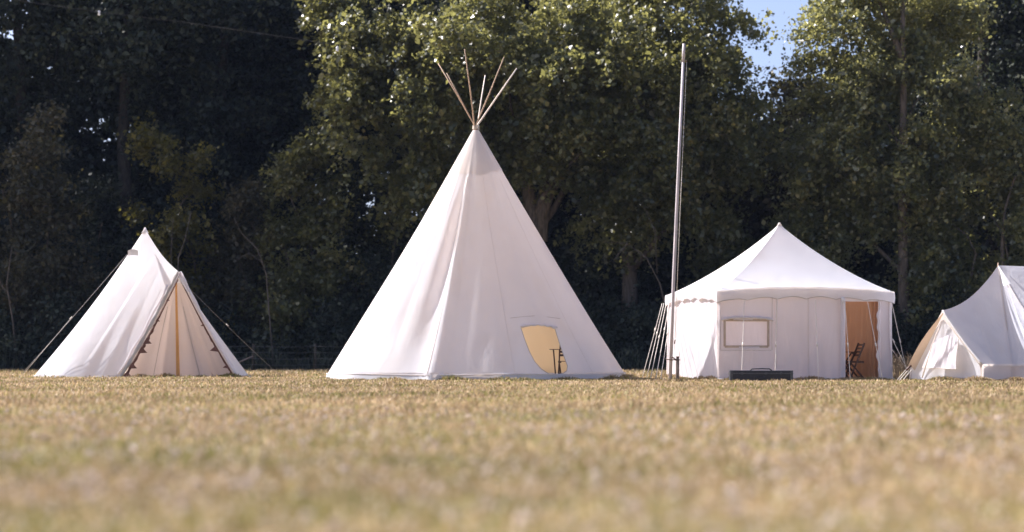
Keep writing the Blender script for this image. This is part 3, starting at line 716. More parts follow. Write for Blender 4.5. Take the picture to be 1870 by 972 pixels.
# poles
KX = Vector((TC.x, TC.y, TH + 0.05))
for (a, px, py, mk, r) in [(90, 800, 116, 'wood', .030), (110, 816, 136, 'wood', .028), (164, 850, 101, 'wood', .030), (-13, 886, 130, 'wood_bleached', .026), (-137, 922, 112, 'wood', .028), (-91, 947, 125, 'wood_bleached', .032)]:
    rb = TR * (0.5 + 0.5 * poly_r(a)) - 0.10
    foot = Vector((TC.x + rb * math.sin(R(a)), TC.y - rb * math.cos(R(a)), 0.0))
    k = KX + Vector((0.035 * math.sin(R(a) + 1.2), 0.04 * math.cos(R(a)), 0))
    d = (k - foot)
    s = ((HOR - py) / F_PX * 55.6 + EYE - k.z) / d.z
    tip = k + d * s
    tip.x = lerp(tip.x, (px - 935) / F_PX * tip.y, 0.8)
    pts = [foot, lerp(foot, k, .5) + Vector((0, 0, -.02)), k, lerp(k, tip, .5) + Vector((.012 * math.sin(a), 0, 0)), tip]
    tube('pole', pts, [r * 1.3, r * 1.0, r * .68, r * .62, r * .48], M[mk], tipi, 8)
tube('lashing', [KX + Vector((.085 * math.cos(i * .8), .085 * math.sin(i * .8), -.03 + .004 * i)) for i in range(26)], 0.010, M['rope'], tipi, 5)

# ------------------------------------------------------------------ folding chairs and tables
def folding_chair(name, label, loc, rz, sc=1.0, group=None):
    "slatted folding garden chair: facing +x, crossed legs"
    t = thing(name, label, 'chair', (0, 0, 0), 0, group)
    m = M['dark_wood']
    for s in (-1, 1):
        y = 0.20 * s
        bar('back_post', (0.22, y, 0.0), (-0.17, y, 0.92), 0.028, 0.045, m, t, (0, 1, 0), 0.004)
        bar('leg', (-0.20, y * .86, 0.0), (0.20, y * .86, 0.46), 0.025, 0.04, m, t, (0, 1, 0), 0.004)
        bar('seat_rail', (-0.16, y * .93, 0.445), (0.22, y * .93, 0.455), 0.022, 0.035, m, t, (0, 1, 0), 0.003)
    for i in range(5):
        x = -0.13 + i * 0.08
        bar('seat_slat', (x, -0.20, 0.47), (x, 0.20, 0.47), 0.055, 0.015, m, t, (1, 0, 0), 0.003)
    for i in range(4):
        z = 0.62 + i * 0.085; x = 0.22 - 0.39 * z / 0.92 - .012
        bar('back_slat', (x, -0.20, z), (x, 0.20, z), 0.014, 0.05, m, t, (1, 0, 0), 0.003)
    bar('stretcher', (0.15, -0.2, 0.16), (0.15, 0.2, 0.16), 0.02, 0.03, m, t, (1, 0, 0), 0.003)
    bar('stretcher', (-0.12, -0.17, 0.1), (-0.12, 0.17, 0.1), 0.02, 0.03, m, t, (1, 0, 0), 0.003)
    t.location = loc; t.rotation_euler.z = rz; t.scale = (sc, sc, sc)
    return t
def small_table(label, loc, rz, w, d, h, group=None):
    t = thing('folding_table', label, 'table', (0, 0, 0), 0, group)
    m = M['dark_wood']; n = 6
    for i in range(n):
        y = -d / 2 + (i + .5) * d / n
        bar('table_slat', (-w / 2, y, h), (w / 2, y, h), d / n - 0.012, 0.018, m, t, (0, 1, 0), 0.003)
    for s in (-1, 1):
        bar('apron', (s * w * .4, -d / 2 + .02, h - .03), (s * w * .4, d / 2 - .02, h - .03), 0.025, 0.04, m, t, (1, 0, 0), 0.003)
        for q in (-1, 1):
            bar('leg', (s * w * .38, q * d * .4, h - .04), (s * w * -.34, q * d * (.4 - .05 * (s + 1) / 2), 0), 0.025, 0.035, m, t, (0, 1, 0), 0.003)
    t.location = loc; t.rotation_euler.z = rz
    return t
folding_chair('folding_chair', 'dark wooden folding chair just inside the oval door of the tipi', G(1036, 54.2), R(98))
# tall narrow stand beside it
stand = thing('side_table', 'narrow dark wooden stand beside the chair in the tipi doorway', 'table', G(1013, 54.1))
sx = stand.location.x; sy = stand.location.y
for i in range(3): bar('table_slat', (sx - .13, sy - .10 + i * .1, .765), (sx + .15, sy - .10 + i * .1, .765), .085, .016, M['dark_wood'], stand, (0, 1, 0), .003)
for a, b in ((-.03, .03), (.12, .10)):
    for q in (-.09, .09): bar('leg', (sx + a, sy + q, .755), (sx + b, sy + q * 1.1, 0), .03, .03, M['dark_wood'], stand, (0, 1, 0), .003)
bar('stretcher', (sx + .0, sy - .1, .12), (sx + .0, sy + .1, .12), .03, .02, M['dark_wood'], stand)
sheet_z = 0.03
gs = grid('groundsheet', lambda u, v: TC + Vector((3.5 * v * math.cos(u * 2 * math.pi), 3.5 * v * math.sin(u * 2 * math.pi), 0.06 + .01 * math.sin(9 * u * v))), 48, 6, simple('tan_groundsheet', (.42, .30, .18), (.5, .36, .22), 5, .8), tipi)

# ================================================================== MARQUEE (square, turned 12 degrees)
MA = R(12); d1 = Vector((math.cos(MA), math.sin(MA), 0)); d2 = Vector((-math.sin(MA), math.cos(MA), 0)); ML = 4.47
MN = G(1311, 52.6)
marq = thing('marquee', 'square white marquee tent with scalloped valance, framed window and open doorway', 'tent', MN)
EZ = 2.22; PK = MN + (d1 + d2) * ML / 2 + Vector((.08, 0, 3.92)); OV = 0.0
def mp(s, d, z):  # s along the front, d back into the tent
    return MN + d1 * s + d2 * d + Vector((0, 0, z))
cor = [(-OV, -OV), (ML + OV, -OV), (ML + OV, ML + OV), (-OV, ML + OV)]
def roof(u, v):
    k = int(min(3, u * 4)); f = u * 4 - k
    a = cor[k]; b = cor[(k + 1) % 4]
    e = mp(lerp(a[0], b[0], f), lerp(a[1], b[1], f), EZ - 0.03 * math.sin(math.pi * f) * 0 )
    # corners of the roof droop, edges bow slightly inwards
    e += (PK - e) * 0.010 * math.sin(math.pi * f)
    e.z = EZ + 0.05 * math.sin(math.pi * f) * 1.2 - 0.05 * abs(2 * f - 1) ** 3
    p = lerp(PK, e, v)
    h = (1 - v)
    z = e.z + (PK.z - e.z) * (0.52 * h + 0.48 * h ** 2.0)
    hip = abs(2 * f - 1) ** 4
    z += 0.05 * hip * math.sin(math.pi * v)
    z -= 0.012 * math.sin(f * math.pi * 7) ** 2 * sstep(.6, 1, v)
    return Vector((p.x, p.y, z + 0.02 * bump1(v, 0, .03)))
grid('roof', roof, 128, 40, canvas('roof_canvas', trans=(.92, .80, .72), k=.3, wr=.05), marq)
def val(u, v):
    p = roof(u, 1.0); k = u * 24; f = (k % 1)
    drop = 0.235 + 0.05 * (abs(2 * f - 1) ** 2.2)
    c = mp(ML / 2, ML / 2, 0); o = (p - c); o.z = 0; o.normalize()
    w = 0.018 * math.sin(u * 90) + 0.012 * math.sin(u * 230)
    ripple = 0.02 * bump1((u * 4) % 4, 3.93, .10) * math.sin(u * 300)
    return p + o * (0.03 + (w + ripple) * v + .02 * math.sin(v * 3)) - Vector((0, 0, drop * v))
grid('valance', val, 336, 6, M['canvas'], marq)
tube('valance_shadow_line', [val(i / 336, 1.0) + Vector((0, -.004, 0)) for i in range(337)], 0.007, M['canvas_grey'], marq, 4)  # thin grey tube standing in for the shadow line under the scallops
tube('eave_piping', [roof(i / 112, 1.0) + Vector((0, 0, -.004)) for i in range(113)], 0.012, M['canvas'], marq, 6)
tube('finial_cap', [PK + Vector((0, 0, -.05)), PK + Vector((0, 0, 0.0)), PK + Vector((0, 0, .045))], [.07, .045, .02], M['canvas_cap'], marq, 10)
def wall_off(s, z, k):
    "slack of the wall cloth (outward)"
    h = z / 2.15
    return (0.035 * math.sin(s * 2.6 + k) * math.sin(math.pi * h) + 0.008 * math.sin(s * 7 + 5 * h + k) + 0.10 * (1 - h) ** 3 * 0.5
            + 0.012 * math.sin(s * 19 + k + 4 * h) * (1 - h) ** 3 + 0.03 * bump1(s - .5 * (1 - h), 1.9 + .3 * h, .16) * (1 - h)
            - 0.03 * bump1(s + .9 * (1 - h), 3.0, .14) * (1 - h))
def front(s0, s1, z0, z1, name='wall_panel', mat='canvas_soft', nu=None, off=0.0, parent=None):
    nu = nu or max(4, int((s1 - s0) / 0.06)); nv = max(3, int((z1 - z0) / 0.06))
    return grid(name, lambda u, v: mp(lerp(s0, s1, u), 0.06 - wall_off(lerp(s0, s1, u), lerp(z0, z1, v), 0) - off, lerp(z0, z1, v)), nu, nv, M[mat], parent or marq)
def side_pos(px):      # s on the front wall seen at px
    lo, hi = 0, ML
    for _ in range(40):
        m = (lo + hi) / 2; p = mp(m, 0.05, 0)
        if 935 + p.x / p.y * F_PX < px: lo = m
        else: hi = m
    return lo
WZ0, WZ1 = EYE + (643 - 633) / F_PX * 52.8, EYE + (643 - 585) / F_PX * 52.8
w0, w1, wc = side_pos(1323), side_pos(1403), side_pos(1414)
ds0, ds1 = side_pos(1540), side_pos(1605)
front(0, w0, 0, 2.15); front(w0, w1, 0, WZ0); front(w0, w1, WZ1, 2.15); front(w1, wc, 0, 2.15)
front(wc + .003, side_pos(1476), 0.0, 2.15); front(side_pos(1476) + .003, ds0, 0.0, 2.15)
front(ds1, ML, 0, 2.15)
front(ds0, ds1, 1.93, 2.15)
# window
win = front(w0 - .02, w1 + .02, WZ0 - .02, WZ1 + .02, 'window', 'window_film', off=-0.03)
for (a0, b0, a1, b1) in ((w0, WZ0, w1, WZ0), (w0, WZ1, w1, WZ1), (w0, WZ0, w0, WZ1), (w1, WZ0, w1, WZ1)):
    pa = mp(a0, .06 - wall_off(a0, b0, 0) - .012, b0); pb = mp(a1, .06 - wall_off(a1, b1, 0) - .012, b1)
    bar('window_frame', pa, pb, 0.055, 0.02, M['frame_wood'], win, side=Vector((0, 0, 1)) if b0 == b1 else d1, bev=.004)
def wroll(u, v):
    s = lerp(w0 - .09, w1 + .11, u); z = WZ1 + .035 + .07 * math.sin(math.pi * u) ** .5 - .035
    a = v * 2 * math.pi; r = .035 * (.75 + .35 * math.sin(u * 19) ** 2)
    return mp(s, .06 - wall_off(s, z, 0) - .045 - r * math.cos(a), z + r * math.sin(a))
grid('window_roll', wroll, 40, 8, M['canvas_soft'], win)
for px in (1311, 1418, 1476): 
    s = side_pos(px) if px > 1312 else 0.0
    tube('wall_seam', [mp(s, .06 - wall_off(s, z, 0) - .006, z) for z in [0.02 + 2.1 * i / 14 for i in range(15)]], 0.007, M['canvas_cap'], marq, 5)
# outer patch around the window (rectangle of stitching)
for a, b in (((w0 - .10, WZ0 - .09), (w1 + .10, WZ0 - .09)), ((w0 - .10, WZ0 - .09), (w0 - .10, WZ1 + .02)), ((w1 + .10, WZ0 - .09), (w1 + .10, 2.1))):
    tube('stitch_line', [mp(lerp(a[0], b[0], i / 8), .06 - wall_off(lerp(a[0], b[0], i / 8), lerp(a[1], b[1], i / 8), 0) - .002, lerp(a[1], b[1], i / 8)) for i in range(9)], 0.005, M['canvas_grey'], marq, 4)
# left, back and right walls
grid('side_wall', lambda u, v: mp(0.05 - .45 * wall_off(u * ML + 7, v * 2.15, 2), u * ML, v * 2.15), 70, 34, M['canvas_soft'], marq)
grid('side_wall', lambda u, v: mp(ML - .05 + wall_off(u * ML + 3, v * 2.15, 4), u * ML, v * 2.15), 50, 26, M['canvas_soft'], marq)
grid('back_wall', lambda u, v: mp(u * ML, ML - .05 + wall_off(u * ML + 1, v * 2.15, 1), v * 2.15), 50, 26, M['canvas_soft'], marq)
grid('inner_lining', lambda u, v: mp(lerp(.2, ML - .2, u), ML - .45 + .03 * math.sin(u * 40), .02 + v * 2.1), 90, 10, M['lining'], marq)
grid('inner_curtain', lambda u, v: mp(ML - .42 + .02 * math.sin(u * 60), lerp(.25, ML - .5, u), .02 + v * 2.1), 70, 10, M['lining'], marq)
0 and grid('inner_ceiling', lambda u, v: mp(lerp(.15, ML - .15, u), lerp(.15, ML - .45, v), 2.14 + 1.0 * math.sin(math.pi * u) * math.sin(math.pi * v)), 30, 30, M['lining'], marq)
# curtain gathered at the right of the doorway, wavy edge
grid('door_curtain', lambda u, v: mp(lerp(ds1 - .17, ds1 + .03, u) + .02 * math.sin(v * 17) * (1 - u), .14 + .04 * math.sin(u * 14) , .02 + v * 2.05), 24, 30, M['lining'], marq)
grid('door_edge_flap', lambda u, v: mp(ds1 + (-.045 + .025 * math.sin(v * 15) + .02 * math.sin(v * 37)) * (1 - u) + .03 * u, .02 - .03 * math.sin(u * 3), .02 + v * 1.98), 6, 50, M['canvas_soft'], marq)
grid('door_edge_flap', lambda u, v: mp(ds0 - .10 + .13 * u, -.02 - .035 * math.sin(u * 3.1) * (.5 + .5 * v), .02 + v * 2.0), 8, 30, M['canvas_soft'], marq)
tube('tie', [mp(ds0 - .09, -.10, 2.02), mp(ds0 - .06, -.13, 1.95), mp(ds0 - .08, -.11, 1.86)], [.03, .045, .02], M['canvas'], marq, 6)
tube('centre_pole', [mp(ML / 2, ML / 2, 0), PK - Vector((0, 0, .1))], .03, M['wood'], marq, 8)
grid('mud_flap', lambda u, v: mp(lerp(-.03, ML, u), -.02 - .16 * v - .02 * math.sin(u * 50) * v, .05 * (1 - v) + .012 + .012 * math.sin(u * 70) ** 2), 80, 4, M['canvas'], marq)
for ds_, dd_ in ((0.02, .08), (ML - .03, .1), (ML - .05, ML - .1), (.05, ML - .1)):
    tube('corner_pole', [mp(ds_ + (.05 if ds_ < 1 else -.05), dd_ + .03, 0), mp(ds_ + (.05 if ds_ < 1 else -.05), dd_ + .03, EZ - .03)], .018, M['wood'], marq, 6)
# guy ropes
def rope(parent, a, b, sag=0.03, r=0.008, slider=None, name='guy_rope', rmat=None):
    pts = [lerp(a, b, i / 8) - Vector((0, 0, sag * math.sin(math.pi * i / 8))) for i in range(9)]
    o = tube(name, pts, r, rmat or M['rope'], parent, 5)
    if slider:
        c = lerp(a, b, slider); d = (b - a).normalized()
        tube('slider', [c - d * .05, c + d * .05], .018, M['rope'], o, 6)
    pd = (b - a); pd.z = 0; pd.normalize()
    tube('peg', [b + Vector((0, 0, -.06)) - pd * .0, b + Vector((0, 0, .03)) + pd * .04, b + Vector((0, 0, .055)) + pd * .05], [.008, .008, .005], M['iron'], o, 5)
    return o
for i, (px0, px1, dd, y1) in enumerate([(1219, 1172, .99, 56.2), (1220, 1180, .95, 55.4), (1222, 1187, .90, 54.8), (1224, 1197, .84, 54.2), (1226, 1206, .78, 53.6)]):
    a = mp(-.13, ML * dd, EZ - .26); b = G(px1, y1)
    rope(marq, a, b, .02, .010, 0.35 + .05 * (i % 3))
for s, px1, y1 in ((.62, 1354, 51.5), (1.45, 1415, 51.6), (2.42, 1495, 51.8), (3.17, 1553, 51.9), (3.75, 1612, 52.0)):
    a = mp(s, -.13, EZ - .27); rope(marq, a, G(px1, y1), .01, .0075, 0.55)
for dd, px1, y1 in ((.1, 1659, 54.6), (.35, 1666, 55.6), (.6, 1669, 56.6)):
    rope(marq, mp(ML + .13, ML * dd, EZ - .26), G(px1, y1), .02, .009, .5)
GF = 'dark folding chairs in the marquee doorway'
folding_chair('folding_chair', 'dark folding chair on the right of the marquee doorway, turned to the left', mp(side_pos(1575), .55, .0), R(192), 1.0, GF)
c2 = bpy.data.objects[GF and 'folding_chair.001']
def copy_thing(t, label, loc, rz, group=None):
    r = t.copy(); COL.objects.link(r); r['label'] = label; r.location = loc; r.rotation_euler.z = rz
    if group: r['group'] = group
    for ch in [c for c in bpy.data.objects if c.parent == t]:
        c = ch.copy(); COL.objects.link(c); c.parent = r
    return r
copy_thing(c2, 'dark folding chair at the left of the marquee doorway, half hidden by the wall', mp(side_pos(1557), 1.25, 0), R(25), GF)
small_table('small dark slatted folding table between the chairs in the marquee doorway', mp(side_pos(1563), .85, 0), R(8), .60, .5, .70)
mg = grid('floor_mat', lambda u, v: mp(lerp(.1, ML - .1, u), lerp(.1, ML - .1, v), 0.02 + .004 * math.sin(u * 20)), 12, 12, simple('brown_floor_mat', (.20, .12, .07), (.27, .17, .10), 8, .9), marq)

# black case on the grass
case = thing('equipment_case', 'long black hard case lying on the grass in front of the marquee window', 'case', G(1389, 51.0), R(3))
cx, cy = case.location.x, case.location.y
bm = bmesh.new(); add_bar(bm, (cx - .72, cy, .155), (cx + .72, cy, .150), .40, .235, Vector((0, 1, 0)), .02); bmob('case_body', bm, M['case'], case, False)
bm = bmesh.new(); add_bar(bm, (cx - .735, cy, .205), (cx + .735, cy, .20), .415, .022, Vector((0, 1, 0)), .006); bmob('lid_edge', bm, M['case_edge'], case, False)
for x in (-.70, .70):
    bar('corner_guard', (cx + x, cy - .205, .04), (cx + x, cy - .205, .27), .06, .012, M['case_edge'], case, (1, 0, 0), .003)
for x in (-.45, .1, .45):
    bar('latch', (cx + x, cy - .212, .18), (cx + x, cy - .212, .235), .05, .012, M['case_edge'], case, (1, 0, 0), .003)
tube('handle', [(cx - .25, cy - .05, .268), (cx - .2, cy - .05, .305), (cx + .02, cy - .05, .312), (cx + .2, cy - .05, .305), (cx + .26, cy - .05, .268)], .014, M['case'], case, 6)
tube('handle', [(cx - .13, cy - .21, .13), (cx - .11, cy - .235, .10), (cx + .05, cy - .235, .10), (cx + .07, cy - .21, .13)], .010, M['case'], case, 6)
for x in (-.6, .6):
    for q in (-.15, .15): tube('foot', [(cx + x, cy + q, 0), (cx + x, cy + q, .045)], .025, M['case_edge'], case, 8)

# ================================================================== FLAGPOLE
FP = G(1226, 50.0)
fp = thing('flagpole', 'tall slightly leaning grey flagpole in front of the left corner of the marquee', 'flagpole', FP)
top = P(1249, 80, 50.3); j = lerp(FP, top, .945)
tube('pole', [FP + Vector((-.03, 0, 0)), lerp(FP, top, .3) + Vector((-.035, 0, 0)), lerp(FP, top, .6) + Vector((-.02, 0, 0)), j], [.040, .038, .035, .032], M['flagpole'], fp, 12)
tube('pole_top', [j, top], [.036, .035], M['flagpole'], fp, 12)
tube('pulley', [j + Vector((.06, -.03, .02)), j + Vector((.09, -.03, .02))], .03, M['iron'], fp, 10)
tube('halyard', [j + Vector((.075, -.04, 0)), lerp(FP, top, .5) + Vector((.05, -.07, 0)), lerp(FP, top, .13) + Vector((.04, -.075, 0))], .005, M['rope'], fp, 4)
tube('cleat', [lerp(FP, top, .12) + Vector((.03, -.07, -.05)), lerp(FP, top, .12) + Vector((.045, -.08, .05))], .014, M['iron'], fp, 6)
tube('bolt', [P(1216, 656, 49.93), P(1227, 657.5, 49.93), P(1242, 657.5, 49.93)], [.012, .014, .012], M['iron'], fp, 6)
tube('bracket', [P(1226, 651, 49.9), P(1235, 658, 49.9)], .016, M['iron'], fp, 6)
gp = thing('ground_post', 'short weathered wooden post bolted beside the foot of the flagpole', 'post', G(1237, 50.02))
tube('post', [G(1237, 50.02, -.1), P(1237.5, 655, 50.02)], [.042, .038], M['post_wood'], gp, 10)
tube('post_cap', [P(1237.5, 655.5, 50.02), P(1237.5, 651, 50.02)], [.030, .036], M['iron'], gp, 8)

# ================================================================== PORCH TENT (left)
LC = G(265, 61.4); LA = P(265, 418, 61.4); LF = P(327, 497, 59.7)
LL = G(221, 58.9); LR_ = G(434, 59.2)
pt = thing('porch_tent', 'white peaked canvas tent with an open triangular porch edged with bunting at the far left', 'tent', LC)
def ring(az, r): return LC + Vector((r * math.sin(R(az)), -r * math.cos(R(az)), 0))
aL = math.degrees(math.atan2(LL.x - LC.x, -(LL.y - LC.y))); aR = math.degrees(math.atan2(LR_.x - LC.x, -(LR_.y - LC.y)))
rL = (LL - LC).length; rR = (LR_ - LC).length
def lt_base(u):        # from the left porch foot round the back to the right one
    az = lerp(aL, aR - 360, u)
    r = 3.07 + (rL - 3.07) * (1 - sstep(0, .12, u)) + (rR - 3.07) * sstep(.85, 1, u)
    r -= .62 * bump1(u, .80, .13)
    return ring(az, r)
def lt_top(u):
    w = .13
    if u < w: return lerp(LF, LA, sstep(0, 1, u / w) * .0 + u / w)
    if u > 1 - w: return lerp(LF, LA, (1 - u) / w)
    return LA
def lt_pt(u, v, off=0.0):
    a, b = lt_top(u), lt_base(u)
    p = lerp(a, b, v)
    c = Vector((LC.x, LC.y, 0)); o = p - c; o.z = 0; o.normalize(); o.z = .4; o.normalize()
    hang = -0.10 * math.sin(math.pi * v) * (1 if .08 < u < .92 else .4)
    if u < .13 or u > .87:                       # ridge sags between the two peaks
        q = min(u, 1 - u) / .13
        p.z -= .13 * math.sin(math.pi * q) * (1 - v) ** 2
    f = 0.0
    for c0, w, k, v0 in ((.035, .006, .03, .75), (.055, .007, -.025, .8), (.10, .03, .02, .7), (.165, .008, -.03, .95), (.18, .006, .03, .95), (.02, .005, -.02, .5), (.65, .01, .04, .6)):
        f += k * bump1(u, c0 + .03 * (1 - v), w) * bump1(v, v0, .3)
    f += .018 * math.sin(u * 75) * v * sstep(.5, 1, v)
    return p + o * (hang + f + off)
grid('canvas_shell', lt_pt, 260, 44, M['canvas_thin'], pt)
grid('ground_flap', lambda u, v: lt_pt(u, 1.0) + Vector(((lt_base(u) - LC).x, (lt_base(u) - LC).y, 0)).normalized() * (.06 * v) + Vector((0, 0, .05 * (1 - v) + .01)), 120, 2, M['canvas_grey'], pt)
tube('peak_cap', [LA + Vector((0, 0, -.12)), LA + Vector((0, 0, -.03)), LA + Vector((0, 0, .04))], [.11, .05, .02], M['canvas'], pt, 10)
# rolled edges of the porch
def edgept(u, side, back=0.0):
    a = LF; b = LL if side < 0 else LR_
    p = lerp(a, b, u); p.y += back
    return p + Vector((0, 0, -.10 * math.sin(math.pi * u)))
def roll(side, r0, r1, mat):
    def fn(u, v):
        c = edgept(u, side) + Vector((-.03 * side * -1, -.03, 0)); a = v * 2 * math.pi
        r = lerp(r0, r1, u) * (.8 + .15 * math.sin(u * 31) + .1 * math.sin(u * 67 + v * 9))
        n = Vector((math.cos(a) * .9, math.sin(a), math.sin(a + .6) * .4 + math.cos(a) * .3 * side))
        return c + n * r
    return grid('rolled_edge', fn, 70, 9, mat, pt)
roll(-1, .055, .075, M['canvas_grey']); roll(1, .05, .05, M['canvas_soft'])
for sd_ in (-1, 1):
    grid('laced_edge', lambda u, v, q=sd_: edgept(.06 + .94 * u, q) + Vector((q * (-.06 - (.02 + .05 * sstep(.2, .65, u) * (.35 + .9 * abs(math.sin(u * 19 + 2 * math.sin(u * 11))) * (.5 + .5 * math.sin(u * 43 + q) ** 2)) * (1 if q < 0 else .7)) * v), -.02 + .03 * v, -.02 * v)), 130, 2, M['brown_felt'], pt)
tube('rolled_canvas', [edgept(u, -1) + Vector((-.11 - .02 * math.sin(u * 20), -.05, .03)) for u in [.12 + .085 * i for i in range(11)]], [.02 + .022 * math.sin(.3 + .25 * i) for i in range(11)], M['canvas_soft'], pt, 7)
# hood over the porch peak
def hood(u, v):
    s = lerp(-1, 1, u)
    e = edgept(.16 * abs(s), -1 if s < 0 else 1)
    inner = e + Vector((0, -.05, -.02 - .13 * v * (1 - .55 * abs(s) ** 2))) 
    return inner + Vector((0, -.05 * math.sin(v * 2.5), 0.0))
grid('porch_hood', hood, 24, 8, M['canvas'], pt)
# inner wall of the porch, set back
iT = P(322, 517, 60.35); iL = G(226, 59.95); iR = G(426, 60.15)
def inner(u, v):
    b = lerp(iL, iR, u); t_ = iT + Vector((lerp(-.16, .16, u), 0, 0)); p = lerp(t_, b, v)
    q = u - .5
    p.y += .05 * math.sin(u * 22) * v + .06 * bump1(u, .34 + .0 * v, .03) * v - .07 * bump1(u, .68 + .06 * v, .035) * v + .05 * bump1(u, .85, .03) * v
    return p
M['porch_inner'] = canvas('porch_inner_canvas', (.76, .74, .78), (.80, .78, .82), (.90, .78, .74), .52, .3)
grid('porch_inner_wall', inner, 80, 30, M['porch_inner'], pt)
grid('ochre_door_strap', lambda u, v: lerp(inner(.5, v), inner(.5, v), 0) + Vector((lerp(-.025, .025, u) * (1.0 + 1.1 * v), -.05 - .015 * math.sin(u * 3), 0)), 4, 30, M['strap'], pt)
for uu in (.27, .70):
    tube('door_seam', [inner(uu + .03 * (v - 1), v) + Vector((0, -.012, 0)) for v in [.25 + .05 * i for i in range(16)]], .008, M['canvas_grey'], pt, 5)
tube('porch_pole', [iT + Vector((.0, -.5, -.03)) , G(323, 59.9)], .0001, M['wood'], pt, 4) if False else None
# vent pocket near the peak
vp = P(243, 463, 60.2)
def vent(u, v):
    a = P(257, 437, 60.9); b0 = P(231, 470, 59.9); b1 = P(254, 470, 59.7)
    return lerp(a, lerp(b0, b1, u), v) + Vector((0, -.09 * math.sin(math.pi * u) * v - .02, -.02 * math.sin(math.pi * u)))
ve = grid('vent_hood', vent, 12, 10, M['canvas'], pt)
grid('vent_mesh', lambda u, v: lerp(P(234, 458, 60.0), P(253, 458, 59.85), u) + Vector((0, -.05 - .02 * v, -.19 * v + .04 * math.sin(math.pi * u) * (1 - v))), 8, 5, M['canvas_grey'], ve)
def rope2(a, b, name='guy_rope', s=.5, dbl=True, r=.010):
    o = rope(pt, a, b, .03, r, s, rmat=M['rope_grey'])
    if dbl:
        c = lerp(a, b, s); tube('return_line', [c + Vector((.02, 0, .02)), b + Vector((.07, -.05, 0))], r * .8, M['rope'], o, 5)
rope2(P(232, 465, 60.2), G(33, 59.0), s=.52, r=.007)
rope2(P(341, 522, 61.0), G(510, 66.0), s=.42, r=.004, dbl=False)
# bunting
bt = thing('bunting', 'string of dark brown triangular felt flags along the porch edges of the left tent', 'bunting', (LF.x, LF.y, LF.z))
tube('string', [edgept(u / 20, -1) + Vector((.06, -.09, 0)) for u in range(20, -1, -1)] + [edgept(u / 20, 1) + Vector((-.05, -.08, 0)) for u in range(1, 21)], .005, M['brown_felt'], bt, 4)
def flag(u, side, w, flip=0.0):
    p = edgept(u, side) + Vector((-.065 * side if side > 0 else .055, -.11, 0)); d = (edgept(u + .02, side) - edgept(u, side)).normalized()
    q = Vector((-side, 0, -.35 + flip)).normalized()
    bm = bmesh.new(); th = Vector((0, .006, 0))
    tri = [p - d * w / 2, p + d * w / 2, p + q * w * 1.05 + Vector((0, -.02, 0))]
    f = [bm.verts.new(x) for x in tri]; b_ = [bm.verts.new(x + th) for x in tri]
    bm.faces.new(f); bm.faces.new(b_[::-1])
    for k in range(3): bm.faces.new((f[k], f[(k + 1) % 3], b_[(k + 1) % 3], b_[k]))
    bmob('flag', bm, M['brown_felt'], bt, False)
for u, w in ((.24, .09), (.42, .11), (.47, .08), (.62, .20), (.71, .22), (.87, .20), (.96, .18)): flag(u, -1, w, .15 * math.sin(u * 40))
for u, w in ((.47, .08), (.70, .19), (.88, .13), (.96, .16)): flag(u, 1, w, .1)

# ================================================================== BELL TENT (right, runs out of the frame)
BC = G(1823, 53.3); BP1 = P(1823, 485, 53.3); BP2 = BP1 + Vector((3.2, .5, -.08)); BF = P(1721, 567, 51.6)
bell = thing('bell_tent', 'cream bell tent with low walls and loose porch flap at the right edge', 'tent', BC)
BE_L = P(1659, 671, 52.3); BE_R = P(1793, 665, 50.75)
def arc(c, r, a0, a1, n, z): return [Vector((c.x + r * math.sin(R(lerp(a0, a1, i / n))), c.y - r * math.cos(R(lerp(a0, a1, i / n))), z)) for i in range(n + 1)]
BC2 = Vector((BC.x + 3.2, BC.y + .5, 0))
ez = BE_R.z
eav = [BE_R, G(1820, 51.25, ez), G(1850, 51.8, ez), G(1938, 51.0, ez)] + arc(BC2, 2.7, 10, 180, 14, ez) + arc(BC, 2.0, 180, 262, 9, ez) + [BE_L]
wt = [0] + [0] * 0
def bl_top(u):
    w = .06
    if u < w: return lerp(BF, BP1, u / w)
    if u < .20: return BP1
    if u < .34: return lerp(BP1, BP2, (u - .20) / .14)
    if u < .66: return BP2
    if u < .78: return lerp(BP2, BP1, (u - .66) / .12)
    if u < 1 - w: return BP1
    return lerp(BF, BP1, (1 - u) / w)
def bl_pt(u, v, off=0.0):
    a = bl_top(u); b = path_at(eav, u)
    p = lerp(a, b, v)
    conc = (0.26 - .17 * bump1(u, .065, .04)) * math.sin(math.pi * v) ** 1.0 * (1 if u > .03 and u < .97 else .35)
    q = min(u, 1 - u) / .06
    if q < 1: p.z -= .22 * math.sin(math.pi * q) ** .9 * (1 - v) ** 1.3
    o = Vector((0, 0, -1)) * conc
    f = 0
    for c0, w_, k, v0 in ((.105, .004, .05, .75), (.12, .005, -.04, .8), (.133, .004, .05, .8), (.147, .005, -.04, .8), (.160, .004, .05, .75), (.175, .005, -.04, .8), (.19, .004, .04, .8), (.21, .005, .04, .8), (.09, .006, .06, .6)):
        f += k * bump1(u, c0 + .012 * (v - 1), w_) * bump1(v, v0, .28)
    return p + o * .55 + Vector((0, -f, f * .4)) + Vector((0, 0, off))
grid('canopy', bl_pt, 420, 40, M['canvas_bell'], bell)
grid('eave_valance', lambda u, v: bl_pt(lerp(0.0, .99, u), 1.0) + Vector((0, -.02 * v, -.055 * v - .01 * math.sin(u * 300) * v)), 200, 2, M['canvas'], bell)
def bwall(u, v):
    p = bl_pt(lerp(0.0, 1.0, u), 1.0); c = Vector((BC.x + (1.6 if p.x > BC.x + 1.6 else 0), BC.y + .2, 0)); o = c - p; o.z = 0; o.normalize()
    q = p + o * .07; q.z = (p.z - .01) * v
    return q + o * (-.05 * (1 - v) + .012 * math.sin(u * 130))
grid('low_wall', bwall, 240, 6, M['canvas_soft'], bell)
